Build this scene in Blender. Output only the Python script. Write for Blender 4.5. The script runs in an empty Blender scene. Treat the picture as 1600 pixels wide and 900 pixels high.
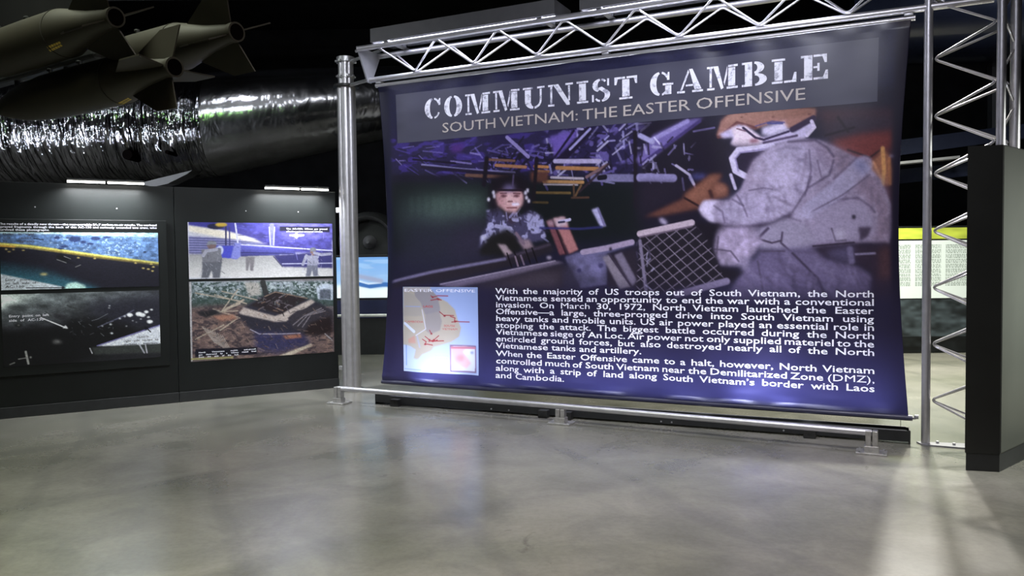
import bpy, bmesh, math, random
import numpy as np
from mathutils import Vector, Matrix
from mathutils.geometry import tessellate_polygon
PI = math.pi
SC = bpy.context.scene
COL = SC.collection
random.seed(7)

# ------------------------------------------------------------------ camera
FPX = 1250.0; PITCH = math.atan(47/FPX); ROLL = math.asin(0.01166); EYE = 1.6
FW = np.array([0, math.cos(PITCH), -math.sin(PITCH)])
_r0 = np.array([1.0, 0, 0]); _u0 = np.cross(_r0, FW)
RT = _r0*math.cos(ROLL) - _u0*math.sin(ROLL)
UP = _u0*math.cos(ROLL) + _r0*math.sin(ROLL)
CP = np.array([0, 0, EYE])
cd = bpy.data.cameras.new('camera'); cam = bpy.data.objects.new('camera', cd); COL.objects.link(cam)
cd.sensor_width = 36; cd.lens = 36*FPX/1600; cd.clip_end = 200
cam.matrix_world = Matrix(((RT[0], UP[0], -FW[0], 0), (RT[1], UP[1], -FW[1], 0), (RT[2], UP[2], -FW[2], EYE), (0, 0, 0, 1)))
SC.camera = cam

# ------------------------------------------------------------------ world, exposure, lights
w = bpy.data.worlds.new('world'); SC.world = w; w.use_nodes = True
w.node_tree.nodes['Background'].inputs[0].default_value = (0.6, 0.65, 0.8, 1)
w.node_tree.nodes['Background'].inputs[1].default_value = 0.012
SC.view_settings.view_transform = 'Standard'; SC.view_settings.look = 'None'
SC.view_settings.exposure = -1.6; SC.view_settings.gamma = 1.0; SC.view_settings.use_curve_mapping = False

def area(name, loc, target, size, power, col, size_y=None, spread=180):
    l = bpy.data.lights.new(name, 'AREA'); l.energy = power; l.color = col
    l.shape = 'RECTANGLE'; l.size = size; l.size_y = size_y or size; l.spread = math.radians(spread)
    o = bpy.data.objects.new(name, l); COL.objects.link(o); o.location = loc
    o.rotation_euler = (Vector(target)-Vector(loc)).to_track_quat('-Z', 'Y').to_euler()
    return o
def spot(name, loc, target, power, col, angle, blend=.6, radius=.08):
    l = bpy.data.lights.new(name, 'SPOT'); l.energy = power; l.color = col
    l.spot_size = math.radians(angle); l.spot_blend = blend; l.shadow_soft_size = radius
    o = bpy.data.objects.new(name, l); COL.objects.link(o); o.location = loc
    o.rotation_euler = (Vector(target)-Vector(loc)).to_track_quat('-Z', 'Y').to_euler()
    return o
area('hall_light', (-3.4, 3.6, 6.6), (-2.6, 4.6, 0), 3.0, 350, (0.93, 1.0, 0.80), 3.0, 84)
area('hall_light', (1.5, 1.8, 6.6), (0.8, 3.9, 0), 3.0, 310, (1.0, 0.92, 0.88), 3.0, 84)
area('hall_light', (7.4, 4.8, 2.9), (3.9, 6.1, 1.2), .6, 105, (0.95, 1.0, 0.90), .9, 40)  # added lamp, unseen, aimed to brighten the kiosk's right face
area('wall_wash', (-1.4, 4.4, 5.6), (-3.0, 9.6, 1.3), .8, 110, (0.93, 0.97, 1.0), .8, 60)
area('banner_wash', (0.6, 2.4, 5.6), (1.0, 7.8, 1.9), 1.2, 165, (0.86, 0.88, 1.0), .6, 75)
area('hall_light', (4.9, 10.2, 5.2), (5.0, 10.2, 0), 1.6, 1700, (1.0, 1.0, 0.84), 1.6, 120)
spot('hall_spot', (5.1, 10.3, 5.2), (2.8, 4.4, 0), 5200, (1.0, 0.97, 0.90), 34, .5, .10)
area('hall_light', (-2.2, 12.3, 5.0), (-2.2, 12.3, 0), 1.0, 160, (0.95, 1.0, 0.92), 1.0, 120)
for x, y, z, sx, pw in ((-13.2, 11.2, 8.5, .4, 45), (-11.8, 11.0, 8.3, .4, 45), (-10.3, 11.0, 8.5, .4, 45), (-8.8, 11.3, 8.4, .4, 45), (-7.35, 11.0, 8.5, .3, 45), (-6.5, 11.0, 8.5, .3, 45), (-8.0, 7.0, 6.9, .6, 40), (-6.9, 7.0, 7.0, .4, 40), (-4.6, 8.4, 7.8, .8, 45),
                         (-16.5, 1.5, 7.2, .9, 200), (-14.2, 2.5, 7.6, .7, 200), (-12.0, 2.0, 7.2, .7, 160), (-15.5, 11, .6, .3, 60), (-13.4, 10.8, .6, .3, 60), (-11.6, 11.2, .6, .3, 60), (-9.8, 10.8, .6, .3, 50), (-17.5, 6, 1.6, .4, 110), (-13.0, 6, 1.6, .4, 110), (-10.5, 7, 2.2, .4, 90)):
    area('added_highlight_light', (x, y, z), (x*.75, 17, 4.2), sx, pw, (0.92, 0.95, 1.0), .2, 120)  # unseen lamps added to make highlights in the polished aircraft skin
for x in (-11.6, -10.5): area('added_highlight_light', (x, 9, .4), (-8.7, 13.5, 6), .4, 380, (0.8, 0.86, 1.0), .3, 90)  # added low lamps to brighten the engine pod's underside
area('green_sign_light', (-8.3, 6.2, 6.0), (-5.5, 17, 4.2), 1.1, 30, (0.35, 1.0, 0.12), .12, 100)
area('added_highlight_light', (8.6, 8.4, 8.2), (9.4, 13, 5.2), 1.4, 300, (0.8, 0.88, 1.0), .4, 120)  # added lamp, unseen, for a highlight on the dark aircraft

# ------------------------------------------------------------------ pixel helpers (measuring only)
def ray(x, y): return FW + (x-800)/FPX*RT - (y-450)/FPX*UP
def fl(x, y, z=0.0):
    d = ray(x, y); return CP + d*((z-EYE)/d[2])
def at_depth(x, y, Y):
    d = ray(x, y); return CP + d*(Y/d[1])
class Frame:
    def __init__(s, o, ang):
        s.o = np.array(o, float); s.a = ang
        s.e = np.array([math.cos(ang), math.sin(ang), 0]); s.b = np.array([-math.sin(ang), math.cos(ang), 0])
    def loc(s, x, y, z=0): return tuple(s.o + s.e*x + s.b*y + np.array([0, 0, z]))
    def px(s, x, y, off=0.0):                      # a pixel on the vertical plane -> (along, height)
        d = ray(x, y); p = s.o + s.b*off
        q = CP + d*(np.dot(p-CP, s.b)/np.dot(d, s.b)) - s.o
        return float(q@s.e), float(q[2])
BA = Frame((3.449, 6.649, 0), math.atan2(-.4373, .8993))   # banner plane
WA = Frame((-2.189, 10.012, 0), math.radians(30.36))       # left display wall

# ------------------------------------------------------------------ materials
def mat(name, col, rough=.5, metal=0., var=.12, scale=6., bump=0., bscale=40., emit=0., spec=.5, coat=0.):
    m = bpy.data.materials.new(name); m.use_nodes = True
    nt = m.node_tree; p = nt.nodes['Principled BSDF']
    tc = nt.nodes.new('ShaderNodeTexCoord'); n = nt.nodes.new('ShaderNodeTexNoise')
    n.inputs['Scale'].default_value = scale; n.inputs['Detail'].default_value = 5
    nt.links.new(tc.outputs['Object'], n.inputs['Vector'])
    r = nt.nodes.new('ShaderNodeValToRGB')
    r.color_ramp.elements[0].position = .3; r.color_ramp.elements[1].position = .7
    r.color_ramp.elements[0].color = (*[c*(1-var) for c in col], 1)
    r.color_ramp.elements[1].color = (*[min(1, c*(1+var)) for c in col], 1)
    nt.links.new(n.outputs['Fac'], r.inputs[0]); nt.links.new(r.outputs[0], p.inputs['Base Color'])
    p.inputs['Roughness'].default_value = rough; p.inputs['Metallic'].default_value = metal
    p.inputs['Specular IOR Level'].default_value = spec; p.inputs['Coat Weight'].default_value = coat
    if bump:
        n2 = nt.nodes.new('ShaderNodeTexNoise'); n2.inputs['Scale'].default_value = bscale; n2.inputs['Detail'].default_value = 4
        nt.links.new(tc.outputs['Object'], n2.inputs['Vector'])
        b = nt.nodes.new('ShaderNodeBump'); b.inputs['Strength'].default_value = bump; b.inputs['Distance'].default_value = .01
        nt.links.new(n2.outputs['Fac'], b.inputs['Height']); nt.links.new(b.outputs[0], p.inputs['Normal'])
    if emit:
        p.inputs['Emission Color'].default_value = (*col, 1); p.inputs['Emission Strength'].default_value = emit
    return m
def print_mat(name, rough=.45, spec=.3, emit=0.):
    m = bpy.data.materials.new(name); m.use_nodes = True
    nt = m.node_tree; p = nt.nodes['Principled BSDF']
    a = nt.nodes.new('ShaderNodeAttribute'); a.attribute_name = 'ink'
    nt.links.new(a.outputs['Color'], p.inputs['Base Color'])
    p.inputs['Roughness'].default_value = rough; p.inputs['Specular IOR Level'].default_value = spec
    if emit:
        nt.links.new(a.outputs['Color'], p.inputs['Emission Color']); p.inputs['Emission Strength'].default_value = emit
    return m
ALU = mat('brushed_aluminium', (.56, .55, .58), .42, .85, .08, 14)
ALU2 = mat('satin_aluminium', (.50, .50, .52), .45, .85, .1, 9)
STEEL = mat('galvanised_steel', (.50, .49, .48), .45, .8, .2, 25)
BLK = mat('matt_black_board', (.0085, .0098, .0098), .36, 0, .15, 3, spec=.35)
BLK2 = mat('black_painted_steel', (.012, .013, .014), .5, 0, .25, 12)
DARK = mat('dark_void_paint', (.010, .010, .011), .9, 0, .3, 1.5, spec=.1)
RUB = mat('black_rubber', (.012, .012, .012), .6, 0, .2, 20)
OLIVE = mat('olive_drab_paint', (.019, .016, .009), .55, 0, .16, 5)
YEL = mat('yellow_stencil_paint', (.55, .40, .06), .6, 0, .35, 60)
HOLE = mat('dark_bore', (.002, .0015, .0015), .9, spec=0)
GREYP = mat('grey_enamel', (.22, .22, .24), .45, .2, .08, 8)
TROUGH = mat('trough_grey_enamel', (.075, .075, .08), .5, .1, .08, 8)
KIOSK = mat('kiosk_satin_black', (.011, .0115, .011), .34, 0, .15, 3, spec=.5)
LEDM = mat('led_diffuser', (1.0, .98, .90), .5, 0, .02, 5, emit=30)
WHITE_INK = mat('worn_white_ink', (.80, .80, .90), .5, 0, .04, 20)
TAN_INK = mat('tan_ink', (.50, .45, .42), .5, 0, .05, 20)
TEXT_INK = mat('white_text_ink', (.80, .80, .88), .5, 0, .03, 20)
DARK_INK = mat('dark_text_ink', (.05, .05, .06), .6, 0, .1, 20)
RED_INK = mat('red_map_ink', (.42, .05, .06), .6, 0, .1, 20)
# worn stencil ink: cracked flecks in the letters
def worn(m, dark):
    nt = m.node_tree; p = nt.nodes['Principled BSDF']; tc = nt.nodes.new('ShaderNodeTexCoord')
    n = nt.nodes.new('ShaderNodeTexNoise'); n.inputs['Scale'].default_value = 16; n.inputs['Detail'].default_value = 8; n.inputs['Roughness'].default_value = .7
    nt.links.new(tc.outputs['Object'], n.inputs['Vector'])
    r = nt.nodes.new('ShaderNodeValToRGB'); r.color_ramp.elements[0].position = .38; r.color_ramp.elements[1].position = .50
    r.color_ramp.elements[0].color = (*dark, 1); r.color_ramp.elements[1].color = (.82, .82, .92, 1)
    nt.links.new(n.outputs['Fac'], r.inputs[0]); nt.links.new(r.outputs[0], p.inputs['Base Color'])
worn(WHITE_INK, (.30, .30, .40))
def floor_mat():
    m = bpy.data.materials.new('polished_concrete'); m.use_nodes = True
    nt = m.node_tree; p = nt.nodes['Principled BSDF']; L = nt.links.new
    tc = nt.nodes.new('ShaderNodeTexCoord')
    def noise(s, det, rough=.55, dist=0.):
        n = nt.nodes.new('ShaderNodeTexNoise'); n.inputs['Scale'].default_value = s; n.inputs['Detail'].default_value = det
        n.inputs['Roughness'].default_value = rough; n.inputs['Distortion'].default_value = dist
        L(tc.outputs['Object'], n.inputs['Vector']); return n
    def ramp(src, p0, c0, p1, c1):
        r = nt.nodes.new('ShaderNodeValToRGB'); r.color_ramp.elements[0].position = p0; r.color_ramp.elements[1].position = p1
        r.color_ramp.elements[0].color = (*c0, 1); r.color_ramp.elements[1].color = (*c1, 1); L(src, r.inputs[0]); return r
    def mix(a, b, fac, mode='MULTIPLY'):
        x = nt.nodes.new('ShaderNodeMix'); x.data_type = 'RGBA'; x.blend_type = mode; x.inputs[0].default_value = fac
        L(a, x.inputs[6]); L(b, x.inputs[7]); return x
    a = ramp(noise(.55, 6, .55, .6).outputs['Fac'], .34, (.185, .187, .155), .66, (.300, .288, .266))
    b = ramp(noise(1.6, 8, .6, .8).outputs['Fac'], .32, (.66, .66, .64), .62, (1.05, 1.03, 1.0))
    c = ramp(noise(26, 6, .7).outputs['Fac'], .30, (.86, .86, .86), .6, (1.03, 1.03, 1.03))
    d = ramp(noise(1.3, 9, .62, 2.2).outputs['Fac'], .27, (.45, .44, .43), .33, (1, 1, 1))
    x = mix(a.outputs[0], b.outputs[0], .8); x = mix(x.outputs[2], c.outputs[0], .8); x = mix(x.outputs[2], d.outputs[0], .6)
    for sc, rot, wd in ((.16, .9, .012), (.23, -.35, .010)):
        wv = nt.nodes.new('ShaderNodeTexWave'); wv.inputs['Scale'].default_value = sc; wv.inputs['Distortion'].default_value = 5; wv.inputs['Detail'].default_value = 4; wv.inputs['Detail Scale'].default_value = .6
        mpp = nt.nodes.new('ShaderNodeMapping'); mpp.inputs['Rotation'].default_value = (0, 0, rot); L(tc.outputs['Object'], mpp.inputs[0]); L(mpp.outputs[0], wv.inputs['Vector'])
        x = mix(x.outputs[2], ramp(wv.outputs['Fac'], .004, (.68, .69, .72), wd+.03, (1, 1, 1)).outputs[0], .38)
    L(x.outputs[2], p.inputs['Base Color'])
    rr = nt.nodes.new('ShaderNodeMapRange'); rr.inputs[3].default_value = .15; rr.inputs[4].default_value = .32
    L(noise(1.1, 5).outputs['Fac'], rr.inputs[0]); L(rr.outputs[0], p.inputs['Roughness'])
    bp = nt.nodes.new('ShaderNodeBump'); bp.inputs['Strength'].default_value = .12; bp.inputs['Distance'].default_value = .01
    L(noise(3.5, 4).outputs['Fac'], bp.inputs['Height']); L(bp.outputs[0], p.inputs['Normal'])
    p.inputs['Specular IOR Level'].default_value = .75; p.inputs['Coat Weight'].default_value = .35; p.inputs['Coat Roughness'].default_value = .24
    return m
def skin_mat(name, amp, col=(.36, .36, .39), rough=.12, bands=3.2):
    # hand-formed aluminium skin: buckled ripples between frames, rivet-free
    m = bpy.data.materials.new(name); m.use_nodes = True
    nt = m.node_tree; p = nt.nodes['Principled BSDF']; L = nt.links.new
    tc = nt.nodes.new('ShaderNodeTexCoord'); mp = nt.nodes.new('ShaderNodeMapping')
    mp.inputs['Scale'].default_value = (bands, 1, .55); L(tc.outputs['Object'], mp.inputs[0])
    n = nt.nodes.new('ShaderNodeTexNoise'); n.inputs['Scale'].default_value = 1.6; n.inputs['Detail'].default_value = 3; n.inputs['Distortion'].default_value = .7
    L(mp.outputs[0], n.inputs['Vector'])
    n2 = nt.nodes.new('ShaderNodeTexNoise'); n2.inputs['Scale'].default_value = 9; n2.inputs['Detail'].default_value = 2
    L(tc.outputs['Object'], n2.inputs['Vector'])
    ad = nt.nodes.new('ShaderNodeMath'); ad.operation = 'MULTIPLY_ADD'; ad.inputs[1].default_value = .06
    L(n2.outputs['Fac'], ad.inputs[0]); L(n.outputs['Fac'], ad.inputs[2])
    b = nt.nodes.new('ShaderNodeBump'); b.inputs['Strength'].default_value = 1; b.inputs['Distance'].default_value = amp
    L(ad.outputs[0], b.inputs['Height']); L(b.outputs[0], p.inputs['Normal'])
    r = nt.nodes.new('ShaderNodeValToRGB'); r.color_ramp.elements[0].position = .3; r.color_ramp.elements[1].position = .65
    r.color_ramp.elements[0].color = (*[c*.55 for c in col], 1); r.color_ramp.elements[1].color = (*col, 1)
    n3 = nt.nodes.new('ShaderNodeTexNoise'); n3.inputs['Scale'].default_value = 1.2; n3.inputs['Detail'].default_value = 6
    L(tc.outputs['Object'], n3.inputs['Vector']); L(n3.outputs['Fac'], r.inputs[0]); L(r.outputs[0], p.inputs['Base Color'])
    p.inputs['Metallic'].default_value = 1; p.inputs['Roughness'].default_value = rough
    return m
FLOOR = floor_mat()
SKIN_W = skin_mat('buckled_aluminium_skin', .16, bands=5.5)
SKIN_S = skin_mat('smooth_aluminium_skin', .035, (.34, .34, .36), .2, 1.2)
NAVY = mat('dark_navy_gloss', (.02, .024, .045), .25, .3, .2, 2, coat=.4)
PRINT = print_mat('banner_print', .36, .4)
PHOTO = print_mat('photo_print', .5, .25)
LIGHTBOX = print_mat('backlit_print', .4, .3, 2.2)

# ------------------------------------------------------------------ mesh helpers
class MB:
    def __init__(s): s.b = bmesh.new()
    def box(s, x0, x1, y0, y1, z0, z1, bev=0.):
        r = bmesh.ops.create_cube(s.b, size=1)
        vs = r['verts']
        for v in vs: v.co = Vector((x0+(v.co.x+.5)*(x1-x0), y0+(v.co.y+.5)*(y1-y0), z0+(v.co.z+.5)*(z1-z0)))
        if bev:
            es = {e for v in vs for e in v.link_edges}
            bmesh.ops.bevel(s.b, geom=list(es), offset=bev, segments=2, affect='EDGES', profile=.5)
        return s
    def tube(s, pts, rad, n=10, cap=True):
        pts = [Vector(p) for p in pts]; rings = []
        rad = rad if isinstance(rad, (list, tuple)) else [rad]*len(pts)
        t0 = (pts[1]-pts[0]).normalized(); up = Vector((0, 0, 1)) if abs(t0.z) < .9 else Vector((1, 0, 0))
        u = t0.cross(up).normalized()
        for i, p in enumerate(pts):
            t = (pts[min(i+1, len(pts)-1)]-pts[max(i-1, 0)]).normalized()
            u = (u - t*u.dot(t)).normalized(); v = t.cross(u)
            rings.append([s.b.verts.new(p + (u*math.cos(2*PI*k/n)+v*math.sin(2*PI*k/n))*rad[i]) for k in range(n)])
        for a, c in zip(rings, rings[1:]):
            for k in range(n): s.b.faces.new((a[k], a[(k+1) % n], c[(k+1) % n], c[k]))
        if cap: s.b.faces.new(rings[0][::-1]); s.b.faces.new(rings[-1])
        return s
    def prism(s, pts, vec):                        # planar polygon pushed along vec
        vec = Vector(vec); a = [s.b.verts.new(Vector(p)) for p in pts]; c = [s.b.verts.new(Vector(p)+vec) for p in pts]
        n = len(a); s.b.faces.new(a[::-1]); s.b.faces.new(c)
        for k in range(n): s.b.faces.new((a[k], a[(k+1) % n], c[(k+1) % n], c[k]))
        return s
    def done(s, name, m, parent=None, smooth=False, loc=None, rz=0.):
        bmesh.ops.recalc_face_normals(s.b, faces=s.b.faces)
        me = bpy.data.meshes.new(name); s.b.to_mesh(me); s.b.free(); me.materials.append(m)
        if smooth:
            me.polygons.foreach_set('use_smooth', [True]*len(me.polygons))
            me.set_sharp_from_angle(angle=math.radians(40))
        o = bpy.data.objects.new(name, me); COL.objects.link(o)
        if parent: o.parent = parent
        if loc is not None: o.location = loc; o.rotation_euler = (0, 0, rz)
        return o
def tag(o, label, cat, group=None):
    o['label'] = label; o['category'] = cat
    if group: o['group'] = group
    return o
def thing(name, label, cat, loc, rz=0., group=None):
    o = bpy.data.objects.new(name, None); COL.objects.link(o); o.location = loc; o.rotation_euler = (0, 0, rz)
    o.empty_display_size = .1
    return tag(o, label, cat, group)
def struct(o): o['kind'] = 'structure'; return o
def flat_mesh(name, polys, m, parent, fn):         # list of (points, faces) in 2-D laid on a surface by fn(x, y)
    V, Fc = [], []
    for pts, faces in polys:
        k = len(V); V += [fn(x, y) for x, y in pts]; Fc += [tuple(i+k for i in f) for f in faces]
    me = bpy.data.meshes.new(name); me.from_pydata(V, [], Fc); me.materials.append(m); me.update()
    o = bpy.data.objects.new(name, me); COL.objects.link(o); o.parent = parent
    return o
def tess(pts):
    return (list(pts), [tuple(t) for t in tessellate_polygon([[Vector((x, y, 0)) for x, y in pts]])])
_wc = {}
def word(t, bold=0.):
    k = (t, bold)
    if k not in _wc:
        c = bpy.data.curves.new('w', 'FONT'); c.body = t; c.size = 1; c.offset = bold; c.resolution_u = 2
        o = bpy.data.objects.new('w', c); me = bpy.data.meshes.new_from_object(o)
        vs = [(v.co.x, v.co.y) for v in me.vertices]; fs = [tuple(p.vertices) for p in me.polygons]
        bpy.data.objects.remove(o); bpy.data.curves.remove(c); bpy.data.meshes.remove(me)
        _wc[k] = (vs, fs, max((v[0] for v in vs), default=0))
    return _wc[k]
def text_line(t, x0, x1, y, size, bold=0., sx=1.0, justify=True, gap=.32):
    # words set between x0 and x1 (justified) or squeezed to fit; y is the baseline
    ws = [word(a, 0. if 'M' in a else bold) for a in t.split()]; out = []
    tot = sum(a[2] for a in ws)*size*sx
    if justify and len(ws) > 1: g = ((x1-x0)-tot)/(len(ws)-1)
    else: g = gap*size*sx
    if justify and g < .18*size*sx:
        k = (x1-x0)/(tot+.24*size*sx*(len(ws)-1)); sx *= k; g = .24*size*sx
    if justify and len(ws) == 1: sx = (x1-x0)/(ws[0][2]*size)
    x = x0
    for vs, fs, wd in ws:
        out.append(([(x+a*size*sx, y+b*size) for a, b in vs], fs)); x += wd*size*sx+g
    return out

# ------------------------------------------------------------------ ink painter: prints are vertex-coloured sheets
def s2l(c):
    c = np.clip(np.asarray(c, float)/255, 0, 1)
    return np.where(c <= .04045, c/12.92, ((c+.055)/1.055)**2.4)
class Ink:
    def __init__(s, nx, ny, x0, x1, z0, z1, base, plane=None):
        s.nx, s.ny, s.r, s.plane = nx, ny, (x0, x1, z0, z1), plane
        s.im = np.zeros((ny, nx, 3)); s.im[:] = base
        s.Y, s.X = np.mgrid[0:ny, 0:nx].astype(float); s.T = lambda x, y: (x, y)
        s.rng = np.random.default_rng(5)
    def crop(s, ox, oy, k): s.T = lambda x, y: (ox+x/k, oy+y/k)     # coordinates read off an enlarged view
    def pt(s, p):
        u, z = s.plane.px(*s.T(*p)); x0, x1, z0, z1 = s.r
        return ((u-x0)/(x1-x0)*(s.nx-1), (z1-z)/(z1-z0)*(s.ny-1))
    def k(s): a = s.pt((0, 0)); b = s.pt((100, 0)); return abs(b[0]-a[0])/100
    def blur(s, m, r):
        if r < .3: return m
        n = int(math.ceil(r*2.5)); g = np.exp(-.5*(np.arange(-n, n+1)/r)**2); g /= g.sum()
        p = np.pad(m, n, mode='edge')
        p = sum(g[i]*p[:, i:i+m.shape[1]] for i in range(2*n+1))
        return sum(g[i]*p[i:i+m.shape[0]] for i in range(2*n+1))
    def mask(s, pts, soft=.8):
        P = [s.pt(p) for p in pts]; n = int(soft*3)+2
        xs = [p[0] for p in P]; ys = [p[1] for p in P]
        a, b = max(0, int(min(xs))-n), min(s.nx, int(max(xs))+n+2); c, d = max(0, int(min(ys))-n), min(s.ny, int(max(ys))+n+2)
        if b <= a or d <= c: return None
        X, Y = s.X[c:d, a:b], s.Y[c:d, a:b]; M = np.zeros(X.shape, bool)
        for (xa, ya), (xb, yb) in zip(P, P[1:]+P[:1]):
            if ya == yb: continue
            M ^= ((ya > Y) != (yb > Y)) & (X < (xb-xa)*(Y-ya)/(yb-ya)+xa)
        return s.blur(M.astype(float), soft), slice(c, d), slice(a, b)
    def put(s, m, col, al=1.):
        if m is None: return
        M, r, c = m; s.im[r, c] += (np.asarray(col, float)-s.im[r, c])*(M*al)[..., None]
    def poly(s, pts, col, soft=.8, al=1.): s.put(s.mask(pts, soft), col, al)
    def grad(s, pts, ca, pa, cb, pb, soft=.8, al=1.):
        m = s.mask(pts, soft)
        if m is None: return
        A, B = np.array(s.pt(pa)), np.array(s.pt(pb)); d = B-A
        t = np.clip(((s.X[m[1], m[2]]-A[0])*d[0]+(s.Y[m[1], m[2]]-A[1])*d[1])/(d@d), 0, 1)[..., None]
        s.put(m, np.asarray(ca, float)*(1-t)+np.asarray(cb, float)*t, al)
    def ell(s, c, rx, ry, col, soft=.8, al=1., rot=0.):
        cr, sr = math.cos(rot), math.sin(rot)
        s.poly([(c[0]+rx*math.cos(t)*cr-ry*math.sin(t)*sr, c[1]+rx*math.cos(t)*sr+ry*math.sin(t)*cr) for t in np.linspace(0, 2*PI, 25)[:-1]], col, soft, al)
    def line(s, pts, wd, col, soft=.9, al=1.):
        P = [np.array(s.pt(p)) for p in pts]; h = wd*s.k()/2; n = h+soft*2+2
        xs = [p[0] for p in P]; ys = [p[1] for p in P]
        a, b = max(0, int(min(xs)-n)), min(s.nx, int(max(xs)+n)+1); c, d = max(0, int(min(ys)-n)), min(s.ny, int(max(ys)+n)+1)
        if b <= a or d <= c: return
        X, Y = s.X[c:d, a:b], s.Y[c:d, a:b]; D = np.full(X.shape, 1e9)
        for A, B in zip(P, P[1:]):
            v = B-A; t = np.clip(((X-A[0])*v[0]+(Y-A[1])*v[1])/max(v@v, 1e-9), 0, 1)
            D = np.minimum(D, np.hypot(X-A[0]-t*v[0], Y-A[1]-t*v[1]))
        s.put((np.clip((h-D)/soft+.5, 0, 1)*min(1, 2*h+.35), slice(c, d), slice(a, b)), col, al)
    def vnoise(s, sx, sy):
        gx, gy = int(s.nx/sx)+3, int(s.ny/sy)+3; g = s.rng.random((gy, gx))
        x, y = s.X/sx, s.Y/sy; i, j = x.astype(int), y.astype(int); fx, fy = x-i, y-j
        fx = fx*fx*(3-2*fx); fy = fy*fy*(3-2*fy)
        return (g[j, i]*(1-fx)+g[j, i+1]*fx)*(1-fy)+(g[j+1, i]*(1-fx)+g[j+1, i+1]*fx)*fy
    def mottle(s, pts, amt, sx, sy, soft=2., lo=.5):   # lighten/darken printed texture inside a region
        m = s.mask(pts, soft)
        if m is None: return
        N = .6*s.vnoise(sx, sy)+.4*s.vnoise(sx/2, sy/2)
        s.im[m[1], m[2]] *= (1+m[0]*amt*(N[m[1], m[2]]-lo)*2)[..., None]
    def patches(s, pts, col, sx, sy, th, soft=1., al=1.):
        m = s.mask(pts, soft)
        if m is None: return
        N = .65*s.vnoise(sx, sy)+.35*s.vnoise(sx/2.3, sy/2.3)
        s.put((m[0]*np.clip((N[m[1], m[2]]-th)*9, 0, 1), m[1], m[2]), col, al)
    def strokes(s, box, n, cols, ln, wd, angs, al=.9):
        for _ in range(n):
            x, y = s.rng.uniform(box[0], box[2]), s.rng.uniform(box[1], box[3]); a = math.radians(angs[s.rng.integers(len(angs))]+s.rng.normal(0, 7))
            l = s.rng.uniform(*ln); c = cols[s.rng.integers(len(cols))]
            s.line([(x, y), (x+l*math.cos(a), y+l*math.sin(a))], s.rng.uniform(*wd), c, .8, al*s.rng.uniform(.5, 1))
    def grain(s, amt, r=1.6):                          # film grain and fine printed detail
        N = .6*s.vnoise(r, r)+.4*s.vnoise(r*2.7, r*1.6); s.im *= (1+amt*(N-.5)*2)[..., None]
    def folds(s, pts, n, box, col, ln, wd, angs, al, soft=4.):   # creases in the printed cloth, kept inside an outline
        old = s.im.copy(); m = s.mask(pts, 2.)
        for _ in range(n):
            x, y = s.rng.uniform(box[0], box[2]), s.rng.uniform(box[1], box[3]); a = math.radians(angs[s.rng.integers(len(angs))]+s.rng.normal(0, 12)); l = s.rng.uniform(*ln); b = s.rng.normal(0, .25)
            s.line([(x, y), (x+.5*l*math.cos(a), y+.5*l*math.sin(a)), (x+.5*l*math.cos(a)+.5*l*math.cos(a+b), y+.5*l*math.sin(a)+.5*l*math.sin(a+b))], s.rng.uniform(*wd), col, soft, al*s.rng.uniform(.4, 1))
        M = np.zeros((s.ny, s.nx, 1)); M[m[1], m[2], 0] = m[0]; s.im = old+(s.im-old)*M
    def sheet(s, name, m, parent, fn, gain=1.0):
        x0, x1, z0, z1 = s.r; nx, ny = s.nx, s.ny
        U = x0+(x1-x0)*s.X/(nx-1); Z = z1-(z1-z0)*s.Y/(ny-1)
        co = np.stack(fn(U, Z), -1).reshape(-1, 3)
        me = bpy.data.meshes.new(name); me.vertices.add(nx*ny); me.vertices.foreach_set('co', co.astype(np.float32).ravel())
        i = (np.arange(ny-1)[:, None]*nx+np.arange(nx-1)[None]).ravel()
        q = np.stack([i, i+nx, i+nx+1, i+1], -1).astype(np.int32); nf = len(q)
        me.loops.add(nf*4); me.loops.foreach_set('vertex_index', q.ravel())
        me.polygons.add(nf); me.polygons.foreach_set('loop_start', (np.arange(nf)*4).astype(np.int32))
        me.polygons.foreach_set('use_smooth', np.ones(nf, bool))
        me.update(calc_edges=True)
        a = me.color_attributes.new('ink', 'FLOAT_COLOR', 'POINT')
        rgba = np.ones((nx*ny, 4), np.float32); rgba[:, :3] = np.clip(s2l(s.im).reshape(-1, 3)*gain, 0, .9)
        a.data.foreach_set('color', rgba.ravel())
        me.materials.append(m); o = bpy.data.objects.new(name, me); COL.objects.link(o)
        if parent: o.parent = parent
        return o
#@@STRUCT
# ------------------------------------------------------------------ the hall
struct(MB().box(-24, 18, -7, 26, -.1, 0).done('floor', FLOOR))
struct(MB().box(-24, 18, -7, 26, 9, 9.1).done('ceiling', DARK))
struct(MB().box(-24, 18, 26, 26.1, 0, 9).done('wall_back', DARK))
struct(MB().box(-24.1, -24, -7, 26, 0, 9).done('wall_left', DARK))
struct(MB().box(18, 18.1, -7, 26, 0, 9).done('wall_right', DARK))
struct(MB().box(-24, 18, -7.1, -7, 0, 9).done('wall_front', DARK))
for i, yy in enumerate((12.5, 16.5, 20.5)):        # roof joists, barely lit
    m = MB().box(-16, 16, yy-.05, yy+.05, 8.84, 8.96).box(-16, 16, yy-.05, yy+.05, 8.2, 8.28)
    for k in range(32): m.tube([(-16+k, yy, 8.24), (-15.5+k, yy, 8.9)], .022, 6).tube([(-15.5+k, yy, 8.9), (-15+k, yy, 8.24)], .022, 6)
    struct(m.done('trim_%d' % (i+1), BLK2))
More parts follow.
